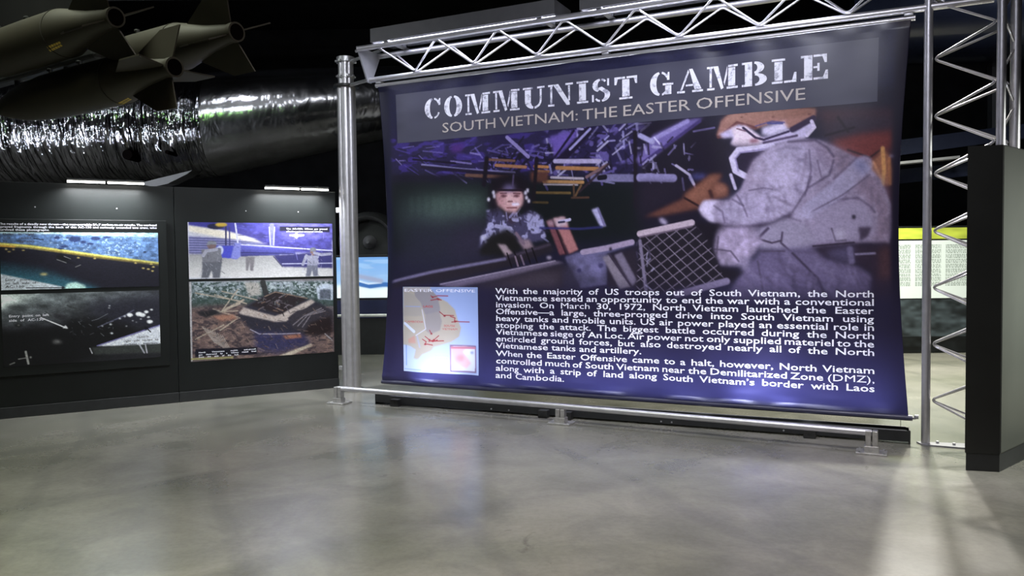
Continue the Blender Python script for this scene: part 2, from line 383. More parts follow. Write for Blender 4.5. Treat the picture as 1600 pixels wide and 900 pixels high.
#@@OBJECTS
# ------------------------------------------------------------------ left display wall: two boards, each with its own plinth
LWT = 2.446
def board(x0, x1, label):
    t = thing('display_wall_panel', label, 'display panel', WA.loc(x0, 0), WA.a, 'black display wall panels')
    wdt = x1-x0
    MB().box(.002, wdt-.002, 0, .10, .115, LWT, .004).done('board', BLK, t)
    MB().box(.002, wdt-.002, -.016, .10, 0, .115, .003).done('plinth', BLK2, t)
    m = MB()
    for sx in (.42, .75):
        for z in (2.19,): m.tube([(wdt*sx, .002, z), (wdt*sx, -.004, z)], .007, 8)
    m.done('screw', ALU2, t)
    return t
board(-1.875, 0, 'black display wall panel with the gun crew and wrecked vehicle photographs, beside the silver post')
board(-4.20, -1.875, 'black display wall panel behind the framed pair of aircraft damage photographs')

def led_bar(xs, label):
    x0, xm, x1 = xs
    t = thing('led_light_bar', label, 'light', WA.loc(x0, -.22, 2.43), WA.a, 'light bars over the display wall')
    MB().box(0, x1-x0, -.028, .028, .034, .050, .004).done('housing', BLK2, t)
    for a, b in ((0, xm-x0-.012), (xm-x0+.012, x1-x0)):
        MB().tube([(a, 0, .018), (b, 0, .018)], .010, 10).done('light_tube', LEDM, t)
    for x in (.12, x1-x0-.12):
        MB().tube([(x, 0, .05), (x, .12, .062), (x, .225, .05), (x, .235, .016)], .008, 8).done('bracket_arm', BLK2, t)
    o = area('led_light', (0, 0, 0), (0, 0, -1), x1-x0, 92, (.93, .98, 1.0), .04, 150)
    p = Vector(WA.loc((x0+x1)/2, -.20, 2.43)); o.location = p
    n = Vector(WA.loc((x0+x1)/2, -.06, 1.3))-p
    q = n.to_track_quat('-Z', 'Y').to_matrix(); z = -n.normalized(); x = Vector(WA.e); y = z.cross(x)
    o.rotation_euler = Matrix((x, y, z)).transposed().to_euler()
led_bar((-2.93, -2.565, -2.20), 'twin white light bar above the framed aircraft damage photographs')
led_bar((-.913, -.50, -.16), 'twin white light bar above the gun crew photograph')
# ------------------------------------------------------------------ photo prints on the display wall
def photo_sheet(ink, name, parent, ox, off=-.004, m=PHOTO, gain=1.0):
    return ink.sheet(name, m, parent, lambda U, Z: (U-ox, np.full_like(U, off), Z), gain)
def cap(lines, parent, ox, m, x0, x1s, z0, dz, size, off=-.0065, name='caption', sx=1.2, bold=.012, fn=None):
    P = []
    for i, (l, x1) in enumerate(zip(lines, x1s)): P += text_line(l, x0[i] if isinstance(x0, (list, tuple)) else x0, x1, z0-i*dz, size, bold, sx)
    return flat_mesh('caption_lettering', P, m, parent, fn or (lambda x, z: (x-ox, off, z)))
FX = -3.62
fr = thing('photo_display_board', 'black framed board with two aircraft damage photographs under a white caption', 'photo board', WA.loc(FX, -.006), WA.a)
MB().box(0, 1.655, -.03, 0, .44, 2.062, .004).done('backing_board', BLK, fr)
# 1: colour photograph of the damaged fuselage
A = Ink(300, 130, -3.545, -2.055, 1.33, 1.925, (26, 26, 38), WA)
A.crop(0, 355, 9)
A.poly([(0, 40), (2300, 60), (2300, 560), (1170, 380), (0, 260)], (88, 116, 160), 1)
A.grad([(0, 40), (2300, 60), (2300, 150), (700, 100), (0, 90)], (196, 222, 226), (0, 50), (150, 185, 200), (2300, 100), 1.5)
A.mottle([(0, 60), (2300, 80), (2300, 540), (1170, 370), (0, 230)], .35, 9, 6)
A.patches([(700, 120), (2000, 140), (2000, 440), (1170, 370), (700, 280)], (165, 190, 215), 4, 4, .66, 1, .8)
A.line([(0, 245), (400, 275), (900, 345), (1400, 420), (2220, 520)], 62, (150, 130, 60), 4)
A.line([(0, 235), (400, 265), (900, 330), (1400, 400), (2220, 505)], 34, (222, 214, 110), 3)
A.line([(0, 265), (200, 275)], 30, (225, 170, 70), 3)
for p in (((800, 150), 40, 22), ((1050, 170), 85, 40), ((1170, 210), 40, 20), ((1340, 160), 70, 28), ((1270, 235), 50, 14), ((1500, 145), 55, 14), ((900, 270), 60, 14), ((850, 300), 40, 14)): A.ell(*p, (40, 52, 92), 1)
A.line([(480, 160), (610, 180)], 16, (20, 26, 44)); A.ell((950, 150), 30, 12, (60, 70, 100)); A.ell((2030, 350), 22, 10, (20, 24, 40))
A.poly([(0, 300), (900, 400), (2240, 530), (2240, 900), (0, 900)], (24, 23, 34), 5)
A.grad([(0, 460), (600, 560), (1100, 760), (1400, 860), (0, 860)], (24, 26, 38), (300, 470), (50, 96, 112), (250, 720), 6)
A.poly([(780, 420), (850, 375), (1000, 440), (900, 470), (1100, 520), (940, 500)], (8, 8, 12), 2)
for a, b in (((800, 455), (930, 500)), ((900, 410), (990, 445)), ((1060, 560), (1130, 530))): A.line([a, b], 12, (120, 120, 120), 1)
for p in ((90, 310), (190, 315), (330, 325), (130, 345), (1100, 430), (1330, 440), (1900, 505), (2120, 520), (2010, 575), (2080, 590), (2150, 560), (2140, 615)): A.ell(p, 20, 9, (220, 196, 110), 1)
A.ell((615, 660), 55, 16, (205, 185, 120), 2)
A.poly([(0, 655), (880, 835), (900, 880), (0, 900)], (200, 208, 216), 1.2)
A.poly([(880, 880), (950, 790), (1060, 770), (1180, 810), (1215, 860), (1180, 885)], (185, 222, 214), 2)
A.line([(370, 852), (880, 850)], 14, (24, 24, 30)); A.poly([(870, 830), (925, 850), (870, 868)], (24, 24, 30))
A.grain(.22, 1.6)
s1 = photo_sheet(A, 'photograph', fr, FX, -.034, gain=1.0)
s1['label'] = 'colour photograph of a yellow-striped aircraft underside'
# 2: black and white photograph
A = Ink(300, 160, -3.55, -2.06, .535, 1.285, (30, 30, 34), WA)
A.crop(0, 455, 7.2)
A.grad([(0, 0), (1900, 0), (1900, 300), (1000, 330), (0, 480)], (120, 128, 130), (500, 0), (44, 45, 50), (560, 420), 8)
A.grad([(0, 0), (800, 0), (450, 90), (150, 150), (0, 200)], (196, 206, 200), (60, 60), (120, 128, 130), (500, 140), 5)
A.mottle([(0, 0), (1900, 0), (1900, 420), (0, 480)], .5, 26, 14)
A.poly([(1000, 120), (1900, 0), (1900, 420), (1600, 440), (1000, 300)], (34, 34, 44), 14)
A.poly([(20, 440), (700, 400), (800, 280), (1000, 300), (1250, 330), (1700, 480), (1500, 600), (600, 880), (20, 880)], (17, 17, 19), 8)
A.poly([(590, 290), (620, 240), (760, 270), (740, 340)], (40, 40, 44), 3); A.line([(510, 225), (590, 290)], 18, (60, 62, 64), 2); A.line([(760, 160), (860, 200)], 26, (55, 58, 60), 3)
A.strokes((780, 280, 1300, 520), 40, [(110, 112, 118), (70, 72, 78), (8, 8, 9)], (10, 50), (5, 12), [-25, 40, 80], .8)
A.ell((640, 565), 50, 20, (120, 120, 120), 3); A.ell((210, 380), 45, 18, (14, 14, 14), 2); A.ell((210, 380), 14, 7, (120, 120, 120), 1)
A.line([(1030, 330), (1100, 310), (1210, 250)], 6, (120, 124, 132)); A.line([(1100, 400), (1400, 270), (1500, 210)], 8, (110, 112, 140), 3)
for x, y, r in ((1455, 265, 30), (1560, 255, 34), (1600, 265, 30), (1640, 230, 22), (1700, 205, 14), (1665, 290, 14), (1680, 340, 30), (1400, 280, 12), (1345, 305, 10), (1580, 310, 9), (1240, 370, 12), (1255, 470, 14), (1150, 390, 9), (1420, 390, 9), (1490, 330, 9), (1230, 160, 8), (1225, 185, 8), (1530, 345, 7)):
    A.ell((x, y), r*1.15, r*.72, (225, 228, 232), 1)
A.poly([(1090, 615), (1820, 375), (1820, 590), (1300, 615)], (206, 210, 220), 1); A.line([(1090, 610), (1820, 370)], 12, (130, 124, 190), 2)
A.poly([(1030, 630), (1300, 612), (1820, 590), (1820, 690), (1600, 690), (1060, 710)], (52, 55, 54), 2)
A.line([(1010, 640), (1035, 695)], 14, (170, 170, 176), 1); A.line([(1560, 590), (1620, 690)], 20, (150, 150, 160), 1); A.line([(1630, 590), (1650, 690)], 16, (170, 170, 180), 1)
A.line([(460, 295), (730, 405)], 15, (235, 235, 240)); A.poly([(705, 415), (765, 417), (735, 375)], (235, 235, 240))
A.line([(290, 675), (320, 810)], 26, (150, 150, 148), 1.5); A.line([(210, 760), (300, 745)], 14, (120, 120, 118)); A.line([(115, 820), (165, 800)], 16, (110, 110, 108)); A.ell((345, 740), 14, 12, (110, 110, 108))
A.line([(1690, 455), (1640, 405)], 16, (14, 14, 20)); A.poly([(1615, 400), (1665, 400), (1640, 440)], (14, 14, 20))
A.grain(.22, 1.6)
s2 = photo_sheet(A, 'photograph', fr, FX, -.034, gain=1.1)
s2['label'] = 'black and white photograph of a torn aircraft side'
cap(['The results of a deadly new threat—the man-portable SA-7 surface-to-air missile. The warhead', 'sprayed fragments through the back of this AC-130 and seriously wounded two crew, who', 'survived these photographs.'],
    fr, FX, TEXT_INK, -3.55, (-2.065, -2.065, -3.10), 2.000, .030, .030, -.0335, sx=1.3, bold=.02)
cap(['Holes in right', 'side caused', 'by fragments'], s1, FX, DARK_INK, -3.515, (-3.24, -3.27, -3.24), 1.895, .037, .032, -.036, sx=1.25)
cap(['Entry point', 'on left side of', 'AC-130'], s1, FX, DARK_INK, -3.51, (-3.29, -3.235, -3.345), 1.425, .036, .034, -.036, sx=1.25)
cap(['Entry point on left', 'side of AC-130'], s2, FX, TEXT_INK, -3.49, (-3.13, -3.18), 1.048, .045, .036, -.036, sx=1.25)
cap(['Holes in', 'right side caused by', 'warhead fragments'], s2, FX, DARK_INK, (-2.30, -2.43, -2.43), (-2.18, -2.08, -2.09), .765, .038, .030, -.036, sx=1.25)
# 3: gun crew lifting a long gun
P3 = thing('photograph_print', 'upper photograph of airmen moving a long blue gun barrel beside an aircraft', 'photograph', WA.loc(-1.74, -.001), WA.a)
A = Ink(320, 130, -1.735, -.05, 1.40, 2.05, (150, 152, 170), WA)
A.crop(280, 330, 3.6)
A.poly([(40, 55), (870, 70), (870, 380), (40, 380)], (186, 186, 200), 1)
A.poly([(50, 140), (560, 170), (560, 250), (50, 250)], (120, 120, 165), 1.5)
for k in range(8): A.line([(50, 150+k*14), (560, 165+k*12)], 5, (70, 72, 120), 1)
A.grad([(50, 240), (870, 260), (870, 375), (50, 375)], (150, 150, 152), (300, 250), (208, 206, 208), (300, 370), 2)
A.grad([(50, 60), (870, 66), (870, 160), (700, 200), (420, 150), (250, 108), (50, 80)], (58, 56, 140), (200, 70), (86, 82, 150), (700, 170), 1.5)
A.poly([(50, 80), (260, 110), (500, 180), (560, 190), (240, 150), (50, 112)], (222, 214, 200), 2)
A.poly([(300, 105), (460, 112), (520, 170), (860, 150), (860, 240), (560, 230), (420, 150)], (70, 66, 136), 2)
A.mottle([(300, 60), (865, 66), (865, 240), (560, 230)], .3, 14, 8)
A.ell((205, 85), 48, 16, (30, 30, 60), 1); A.ell((235, 76), 34, 12, (190, 160, 60), 1.5)
A.line([(262, 90), (262, 190)], 10, (50, 50, 90)); A.line([(282, 90), (284, 190)], 8, (60, 60, 110)); A.line([(315, 70), (330, 180)], 10, (190, 190, 215))
A.line([(520, 80), (524, 190)], 30, (110, 110, 180), 1); A.line([(506, 90), (512, 190)], 5, (210, 210, 230)); A.line([(536, 90), (530, 190)], 5, (210, 210, 230))
A.grad([(345, 185), (640, 205), (655, 240), (345, 255)], (98, 98, 190), (400, 190), (56, 56, 110), (400, 255), 1)
A.line([(345, 188), (860, 222)], 7, (200, 200, 232)); A.line([(345, 232), (640, 238)], 5, (40, 40, 90)); A.line([(380, 188), (520, 198)], 9, (170, 170, 220))
A.poly([(205, 195), (330, 195), (330, 268), (240, 262)], (66, 70, 176), 1); A.ell((226, 222), 22, 28, (190, 196, 226), 1, 1, .3); A.ell((222, 222), 12, 15, (60, 60, 110), 1)
A.poly([(310, 180), (345, 180), (345, 255), (320, 272), (290, 262)], (120, 124, 196), 1)
A.poly([(530, 250), (860, 225), (862, 320), (580, 312)], (52, 50, 100), 1.5); A.line([(580, 296), (860, 292)], 6, (190, 190, 220)); A.line([(530, 255), (580, 312)], 5, (60, 60, 80))
def man(x, y, h, c1, c2, arms):
    A.poly([(x-.16*h, y-.62*h), (x+.18*h, y-.62*h), (x+.16*h, y-.3*h), (x-.15*h, y-.3*h)], c1, 1); A.poly([(x-.15*h, y-.32*h), (x+.16*h, y-.32*h), (x+.17*h, y), (x+.03*h, y), (x, y-.2*h), (x-.06*h, y), (x-.19*h, y)], c2, 1)
    A.ell((x+.02*h, y-.72*h), .08*h, .11*h, (120, 96, 90), .8); A.ell((x+.02*h, y-.79*h), .1*h, .06*h, (110, 112, 120), .8)
    for a in arms: A.line(a, .1*h, c1, 1)
A.poly([(125, 215), (235, 210), (240, 290), (130, 290)], (112, 112, 122), 1); A.poly([(130, 285), (240, 285), (228, 375), (190, 375), (182, 330), (165, 375), (126, 375)], (92, 94, 104), 1)
A.ell((182, 192), 26, 24, (110, 90, 92), 1); A.poly([(150, 190), (165, 168), (205, 170), (212, 186)], (120, 124, 136), 1); A.line([(135, 250), (150, 225), (210, 215)], 20, (150, 150, 166), 1)
A.poly([(372, 256), (425, 256), (415, 335), (400, 336), (396, 290), (386, 335), (374, 333)], (116, 112, 118), 1)
man(748, 366, 190, (140, 140, 160), (104, 106, 122), [[(760, 235), (800, 245), (850, 240)], [(715, 250), (695, 300)]])
A.strokes((300, 70, 860, 240), 60, [(50, 48, 110), (140, 138, 200), (90, 86, 160)], (8, 40), (2, 5), [3, 90, 8], .7); A.strokes((120, 220, 240, 370), 26, [(70, 72, 82), (160, 160, 174)], (8, 24), (3, 6), [60, 100, 20], .6); A.strokes((700, 240, 800, 360), 26, [(80, 82, 96), (176, 176, 194)], (8, 24), (3, 6), [60, 100], .6)
A.poly([(566, 86), (846, 88), (846, 118), (566, 112)], (28, 26, 44), .8)
A.poly([(620, 134), (650, 130), (658, 118), (666, 130), (704, 130), (700, 140), (672, 142), (660, 154), (646, 142), (622, 140)], (235, 240, 250), .7)
A.line([(48, 58), (52, 375)], 8, (200, 200, 220)); A.line([(864, 70), (866, 375)], 6, (170, 170, 210))
A.grain(.10, 1.5)
s3 = photo_sheet(A, 'photograph', P3, -1.74, gain=.85); MB().box(.004, 1.692, -.0035, 0, 1.40, 2.05).done('backing', BLK2, P3)
cap(["The AC-130's 105mm gun proved", 'effective against armored vehicles.'], s3, -1.74, TEXT_INK, -.62, (-.115, -.17), 1.975, .032, .026, -.0065, sx=1.3, bold=.02)
# 4: burnt-out vehicle
P4 = thing('photograph_print', 'lower photograph of a wrecked tracked vehicle on torn brown ground', 'photograph', WA.loc(-1.74, -.001), WA.a)
A = Ink(340, 190, -1.74, -.055, .452, 1.37, (104, 96, 100), WA)
A.crop(280, 330, 3.6)
A.grad([(60, 395), (870, 390), (870, 530), (60, 560)], (150, 158, 168), (400, 395), (70, 84, 84), (400, 500), 3)
A.patches([(60, 400), (870, 395), (870, 530), (60, 545)], (48, 66, 62), 7, 5, .45, 2, .9); A.patches([(60, 400), (870, 395), (870, 480), (60, 500)], (176, 186, 190), 5, 4, .6, 2, .8)
A.poly([(365, 400), (450, 400), (465, 470), (390, 480)], (160, 156, 152), 2); A.line([(470, 400), (490, 470)], 34, (44, 44, 46), 2)
A.poly([(770, 430), (800, 408), (865, 410), (865, 500), (780, 495)], (186, 196, 212), 1.2); A.poly([(790, 440), (850, 440), (850, 495), (790, 495)], (90, 96, 110), 1.5)
A.poly([(60, 540), (340, 520), (870, 600), (870, 830), (60, 840)], (104, 86, 84), 5)
A.patches([(60, 540), (340, 520), (870, 600), (870, 830), (60, 840)], (58, 50, 56), 12, 6, .5, 3, .8); A.patches([(60, 560), (340, 600), (870, 640), (870, 830), (60, 840)], (140, 116, 106), 9, 4, .58, 2, .7)
A.poly([(330, 560), (480, 470), (540, 452), (780, 510), (860, 560), (860, 640), (700, 690), (420, 680), (340, 610)], (40, 38, 50), 3)
A.poly([(420, 670), (700, 690), (740, 745), (560, 800), (430, 780)], (40, 42, 84), 6, .8)
A.poly([(335, 570), (360, 540), (540, 590), (740, 495), (765, 510), (600, 620), (540, 622), (345, 580)], (176, 164, 158), 1.5)
A.poly([(480, 480), (540, 452), (720, 490), (570, 580), (400, 530)], (36, 28, 32), 1.5); A.line([(480, 480), (540, 454), (720, 490)], 6, (130, 110, 96))
A.strokes((440, 480, 600, 560), 40, [(130, 122, 128), (22, 20, 26), (90, 84, 92), (150, 120, 100)], (10, 40), (4, 9), [-30, 20, 70], .9)
A.poly([(610, 600), (660, 560), (790, 530), (860, 560), (862, 600), (740, 640), (700, 690), (640, 660)], (50, 46, 54), 1.5)
for k in range(3): A.line([(640+k*26, 640+k*6), (700+k*20, 590-k*4), (800+k*10, 545+k*8)], 7, (118, 112, 120), 1.2)
A.poly([(700, 690), (740, 625), (850, 590), (864, 680), (780, 700)], (34, 24, 26), 3)
for a, b, w_ in (((90, 460), (340, 505), 7), ((200, 470), (380, 520), 7), ((330, 440), (240, 560), 8), ((245, 560), (360, 500), 14), ((180, 590), (340, 520), 9), ((190, 550), (340, 600), 7), ((120, 570), (330, 560), 6), ((330, 600), (230, 670), 8), ((90, 720), (250, 640), 7), ((240, 450), (440, 500), 7)):
    A.line([a, b], w_, (164, 152, 138), 1.2)
A.poly([(90, 565), (200, 555), (240, 575), (150, 600)], (26, 26, 32), 2); A.poly([(180, 590), (300, 580), (330, 605), (240, 620)], (150, 108, 92), 2)
for k in range(9): A.line([(130+k*14, 650+k*6), (200+k*12, 740+k*7)], 5, (172, 164, 156), 1, .8)
A.line([(400, 665), (450, 690), (560, 690), (680, 686)], 6, (150, 146, 164), 1); A.poly([(580, 700), (680, 690), (690, 710), (600, 720)], (150, 98, 80), 2)
A.poly([(560, 812), (740, 745), (750, 755), (620, 815)], (190, 178, 160), 1.5); A.line([(820, 690), (860, 725)], 8, (150, 146, 150))
A.strokes((70, 620, 860, 830), 80, [(150, 132, 120), (60, 50, 54), (120, 104, 100)], (8, 34), (3, 7), [-20, 15, 60], .6)
A.strokes((65, 400, 860, 520), 150, [(40, 56, 54), (150, 158, 160), (70, 84, 84), (30, 36, 40)], (5, 22), (2, 5), [70, 100, 20], .7)
A.strokes((65, 540, 860, 835), 260, [(70, 54, 52), (150, 128, 116), (46, 40, 46), (124, 96, 84)], (6, 30), (2, 5), [-25, 10, 50], .7)
A.poly([(90, 775), (438, 764), (438, 805), (90, 820)], (18, 16, 30), .8)
A.line([(62, 400), (70, 840)], 10, (170, 168, 172)); A.line([(70, 832), (300, 822)], 10, (160, 156, 100), 2)
A.grain(.18, 1.6)
s4 = photo_sheet(A, 'photograph', P4, -1.74, gain=.85); MB().box(.0, 1.685, -.0035, 0, .452, 1.37).done('backing', BLK2, P4)
cap(['North Vietnamese mobile anti-aircraft', 'gun destroyed by a 105mm round fired', 'from the side of the hull.'], s4, -1.74, TEXT_INK, -1.655, (-1.01, -1.01, -1.21), .545, .026, .023, -.0065, sx=1.3, bold=.02)
#@@BANNER
# ------------------------------------------------------------------ the big banner
B0, B1, BZ0, BZ1 = -5.48, -.128, .215, 3.54
_rg = np.random.default_rng(3); _ph = _rg.uniform(0, 6.28, 14); _fr = _rg.uniform(3, 15, 14); _sl = _rg.uniform(-.5, .5, 14)
def bshape(s, z):
    # cloth: pinched sides, soft folds gathered along the top and the bottom bar
    s = np.asarray(s, float); z = np.asarray(z, float)
    t = (z-BZ0)/(BZ1-BZ0); ed = np.sin(PI*np.clip(t, 0, 1))
    dl = np.exp(-(s-B0)/.16); dr = np.exp(-(B1-s)/.16)
    x = s + .085*ed*dl - .085*ed*dr
    g = .25 + .9*np.exp(-(1-t)/.10) + 2.2*np.exp(-t/.13)
    y = sum(np.sin(_fr[i]*(s+_sl[i]*z)+_ph[i])*(.0042/(1+.06*_fr[i])) for i in range(14))*g
    hold = np.clip(np.minimum(t, 1-t)/.02, 0, 1)
    y = y*hold - .03*np.exp(-t/.05)*hold + .025*(dl+dr)*ed
    y = y + .004*np.sin(8*s+1)*np.exp(-((t-.035)/.01)**2)
    return x, y, z
def bfn(off):
    def f(s, z):
        x, y, zz = bshape(s, z); return (float(x)-B0, float(y)-off, float(zz))
    return f
ban = thing('hanging_banner', 'large printed fabric banner reading COMMUNIST GAMBLE hung from the truss', 'banner', BA.loc(B0, 0), BA.a)
K = Ink(760, 470, B0, B1, BZ0, BZ1, (26, 24, 44), BA)
K.crop(0, 0, 1)
K.grad([(580, 440), (1430, 440), (1430, 670), (580, 670)], (30, 26, 48), (1000, 430), (44, 44, 86), (1000, 600), 2)  # ground painted lighter and bluer downwards, standing in for uplight glow
K.poly([(580, 100), (1430, 0), (1430, 130), (580, 240)], (30, 30, 56), 4)
# --- the cabin
PH = [(606, 190), (1410, 120), (1410, 470), (606, 470)]
K.crop(590, 190, 3.461)
K.poly([(50, 60), (1460, -60), (1460, 320), (50, 330)], (34, 28, 62), 8)
K.poly([(40, 300), (1460, 310), (1460, 640), (40, 720)], (16, 20, 24), 10)
K.grad([(60, 400), (590, 390), (590, 520), (380, 570), (60, 580)], (24, 30, 34), (80, 400), (70, 88, 82), (340, 440), 14)
K.poly([(120, 540), (560, 540), (560, 740), (120, 800)], (38, 38, 52), 22)
for k in range(9): K.line([(180+k*42, 415), (182+k*42, 500)], 10, (80, 98, 90), 9, .22)
K.patches([(60, 70), (900, 40), (900, 300), (60, 300)], (58, 44, 120), 22, 8, .52, 4, .8)
K.patches([(900, 40), (1460, -40), (1460, 300), (900, 300)], (96, 86, 150), 14, 9, .55, 3, .8)
K.strokes((90, 130, 900, 290), 90, [(74, 62, 140), (110, 100, 170), (20, 14, 34), (50, 38, 100), (130, 120, 180)], (20, 110), (3, 8), [8, 5, 12, -30, 40], .8)
K.strokes((900, 0, 1440, 320), 120, [(150, 146, 196), (20, 14, 32), (96, 84, 150), (18, 14, 28), (180, 176, 210)], (15, 90), (4, 10), [-35, 50, 4, -50, 85], .85)
K.strokes((590, 120, 900, 300), 40, [(20, 14, 32), (90, 80, 150), (18, 14, 28)], (20, 120), (5, 12), [-55, 5, 75], .85)
K.poly([(930, 80), (1090, 40), (1050, 110), (960, 200)], (96, 78, 156), 2); K.poly([(400, 125), (470, 120), (450, 165), (400, 170)], (70, 40, 110), 3)
K.line([(700, 85), (815, 190)], 15, (128, 118, 172), 1); K.line([(1140, 50), (1020, 180), (960, 235)], 34, (24, 16, 40), 1.5); K.line([(1150, 40), (1040, 150)], 10, (150, 144, 196), 1); K.line([(1060, 50), (960, 190)], 10, (26, 18, 44), 1)
K.line([(240, 234), (460, 258), (740, 276)], 10, (116, 112, 160), 1); K.line([(240, 246), (740, 290)], 14, (26, 18, 40), 2); K.line([(190, 205), (420, 225)], 8, (20, 14, 34), 1)
K.poly([(60, 290), (900, 285), (900, 310), (60, 322)], (22, 18, 34), 3)
K.line([(960, 214), (1200, 214)], 18, (158, 150, 186), 1.5); K.line([(1170, 304), (1440, 306)], 30, (108, 104, 142), 2); K.line([(1200, 304), (1230, 300)], 20, (20, 18, 30), 1)
K.line([(480, 290), (700, 300)], 14, (96, 66, 56), 2)
for a, b, wd, c in (((640, 236), (800, 246), 13, (168, 104, 54)), ((970, 250), (1190, 256), 15, (178, 112, 46)), ((850, 242), (920, 246), 12, (190, 116, 44)), ((855, 268), (925, 270), 10, (150, 92, 40)), ((900, 324), (1110, 328), 13, (190, 130, 54)), ((940, 302), (1110, 308), 10, (170, 160, 176)), ((900, 340), (1080, 342), 7, (170, 160, 170)), ((850, 384), (1040, 386), 10, (134, 102, 44)), ((840, 436), (920, 438), 9, (110, 84, 40)), ((600, 205), (740, 212), 10, (110, 74, 60)), ((1100, 345), (1070, 400), 9, (120, 84, 50)), ((1060, 345), (1062, 405), 8, (96, 66, 46)), ((1050, 412), (1140, 410), 8, (96, 62, 46)), ((1240, 235), (1130, 300), 12, (110, 84, 90)), ((1250, 230), (1090, 380), 9, (46, 34, 44))):
    K.line([a, b], wd, c, 1.2)
K.poly([(828, 275), (925, 270), (920, 330), (830, 325)], (92, 52, 42), 2); K.line([(860, 200), (845, 420)], 16, (24, 16, 26), 2); K.line([(1392, 60), (1398, 460)], 16, (22, 16, 26), 2); K.line([(590, 200), (575, 340)], 20, (20, 14, 26), 3)
K.poly([(700, 320), (1150, 400), (1150, 560), (880, 560)], (14, 16, 20), 16, .55)
# --- crewman at the left
K.poly([(390, 640), (470, 560), (600, 540), (600, 720), (400, 740)], (42, 38, 56), 14)
K.poly([(590, 480), (650, 468), (700, 510), (760, 512), (830, 478), (895, 520), (912, 640), (850, 650), (780, 660), (620, 660), (545, 690), (556, 620), (590, 560)], (64, 60, 90), 2)
K.poly([(690, 470), (750, 480), (770, 530), (720, 560), (690, 520)], (52, 40, 56), 3)
K.patches([(590, 480), (650, 468), (700, 520), (760, 520), (830, 478), (895, 520), (912, 635), (850, 645), (760, 620), (560, 690), (556, 620), (590, 560)], (158, 156, 198), 11, 9, .5, 1.5, .9)
K.strokes((580, 480, 900, 640), 50, [(34, 30, 48), (140, 138, 182), (60, 56, 84)], (8, 40), (4, 10), [-60, 30, 80], .8)
K.line([(640, 565), (720, 578)], 16, (150, 148, 186), 1.5)
K.ell((715, 350), 112, 72, (20, 14, 24), 4); K.ell((630, 430), 34, 60, (22, 18, 28), 4); K.ell((806, 430), 32, 60, (22, 18, 30), 4)
K.poly([(636, 396), (662, 376), (780, 376), (790, 404), (786, 446), (748, 492), (694, 486), (652, 452)], (196, 148, 152), 2)
K.poly([(636, 396), (662, 376), (690, 380), (672, 470), (652, 452)], (164, 112, 120), 4, .7); K.ell((712, 415), 14, 28, (216, 178, 182), 3); K.ell((752, 430), 24, 22, (212, 172, 178), 3, .8)
K.ell((682, 402), 18, 6, (90, 52, 62), 1); K.ell((752, 402), 18, 6, (90, 52, 62), 1); K.line([(664, 388), (696, 388)], 6, (110, 70, 78), 1); K.line([(736, 388), (770, 390)], 6, (110, 70, 78), 1); K.line([(706, 432), (728, 432)], 6, (130, 80, 88), 1.2)
K.ell((746, 447), 22, 9, (214, 206, 236), 1); K.line([(700, 466), (752, 466)], 6, (130, 70, 80), 1); K.ell((712, 360), 34, 16, (128, 118, 166), 4); K.line([(650, 370), (790, 372)], 8, (30, 20, 34), 1); K.line([(735, 290), (730, 350)], 8, (70, 60, 90), 2)
for p in ((626, 384), (630, 404), (800, 386), (806, 412), (818, 430), (812, 372), (600, 420)): K.ell(p, 8, 12, (190, 186, 206), 1)
K.ell((574, 626), 14, 12, (176, 174, 200), 1.5)
K.poly([(552, 690), (600, 625), (690, 582), (742, 604), (782, 690), (700, 726), (556, 724)], (24, 22, 24), 3)
K.poly([(646, 660), (692, 666), (734, 716), (694, 730)], (150, 132, 142), 1.5); K.poly([(758, 640), (820, 638), (852, 690), (800, 704)], (140, 118, 130), 2); K.line([(750, 605), (790, 660)], 14, (110, 92, 110), 2)
# --- the gun
K.poly([(30, 890), (300, 800), (690, 730), (930, 648), (955, 700), (700, 786), (320, 872), (60, 905)], (34, 29, 38), 2)
K.line([(40, 872), (300, 812), (690, 742)], 13, (104, 98, 130), 3); K.line([(700, 735), (930, 665)], 10, (62, 54, 70), 4)
for x in (700, 740, 800, 836): K.line([(x, 712-(x-700)*.2), (x+26, 786-(x-700)*.2)], 6, (16, 12, 18), 1.2)
K.line([(745, 730), (760, 780)], 8, (120, 104, 122), 1.5); K.line([(775, 725), (792, 772)], 8, (104, 90, 110), 1.5); K.ell((927, 735), 14, 10, (150, 140, 160), 1.5)
K.poly([(330, 884), (700, 806), (960, 752), (1010, 764), (640, 858), (420, 900)], (108, 98, 122), 1.5); K.line([(340, 880), (700, 806), (960, 754)], 6, (134, 124, 146), 1)
K.poly([(420, 900), (1000, 770), (1060, 830), (1000, 900)], (40, 34, 44), 4); K.poly([(560, 900), (900, 810), (1000, 830), (960, 900)], (62, 54, 66), 6)
K.poly([(914, 540), (946, 530), (1026, 714), (986, 722)], (112, 62, 70), 1.2); K.poly([(950, 524), (1010, 514), (1086, 692), (1036, 716)], (166, 100, 100), 1.2); K.line([(948, 535), (1020, 715)], 8, (44, 24, 34), 1)
K.poly([(950, 524), (1010, 514), (1032, 560), (972, 578)], (176, 156, 170), 2); K.poly([(914, 540), (946, 530), (958, 560), (928, 568)], (150, 120, 136), 2); K.line([(985, 543), (1040, 530)], 12, (176, 170, 206), 1); K.line([(980, 545), (1010, 542)], 8, (40, 34, 60), 1)
K.poly([(1156, 476), (1192, 464), (1236, 565), (1206, 572)], (160, 156, 196), 1.2); K.line([(1192, 470), (1226, 560)], 8, (104, 98, 140), 1.5); K.line([(880, 575), (1100, 580), (1210, 570)], 8, (44, 44, 100), 3)
K.poly([(1014, 732), (1120, 695), (1380, 640), (1392, 666), (1240, 714), (1244, 880), (1100, 900), (1050, 820)], (92, 88, 124), 1.5); K.mottle([(1014, 732), (1240, 714), (1244, 880), (1100, 900)], .4, 18, 18)
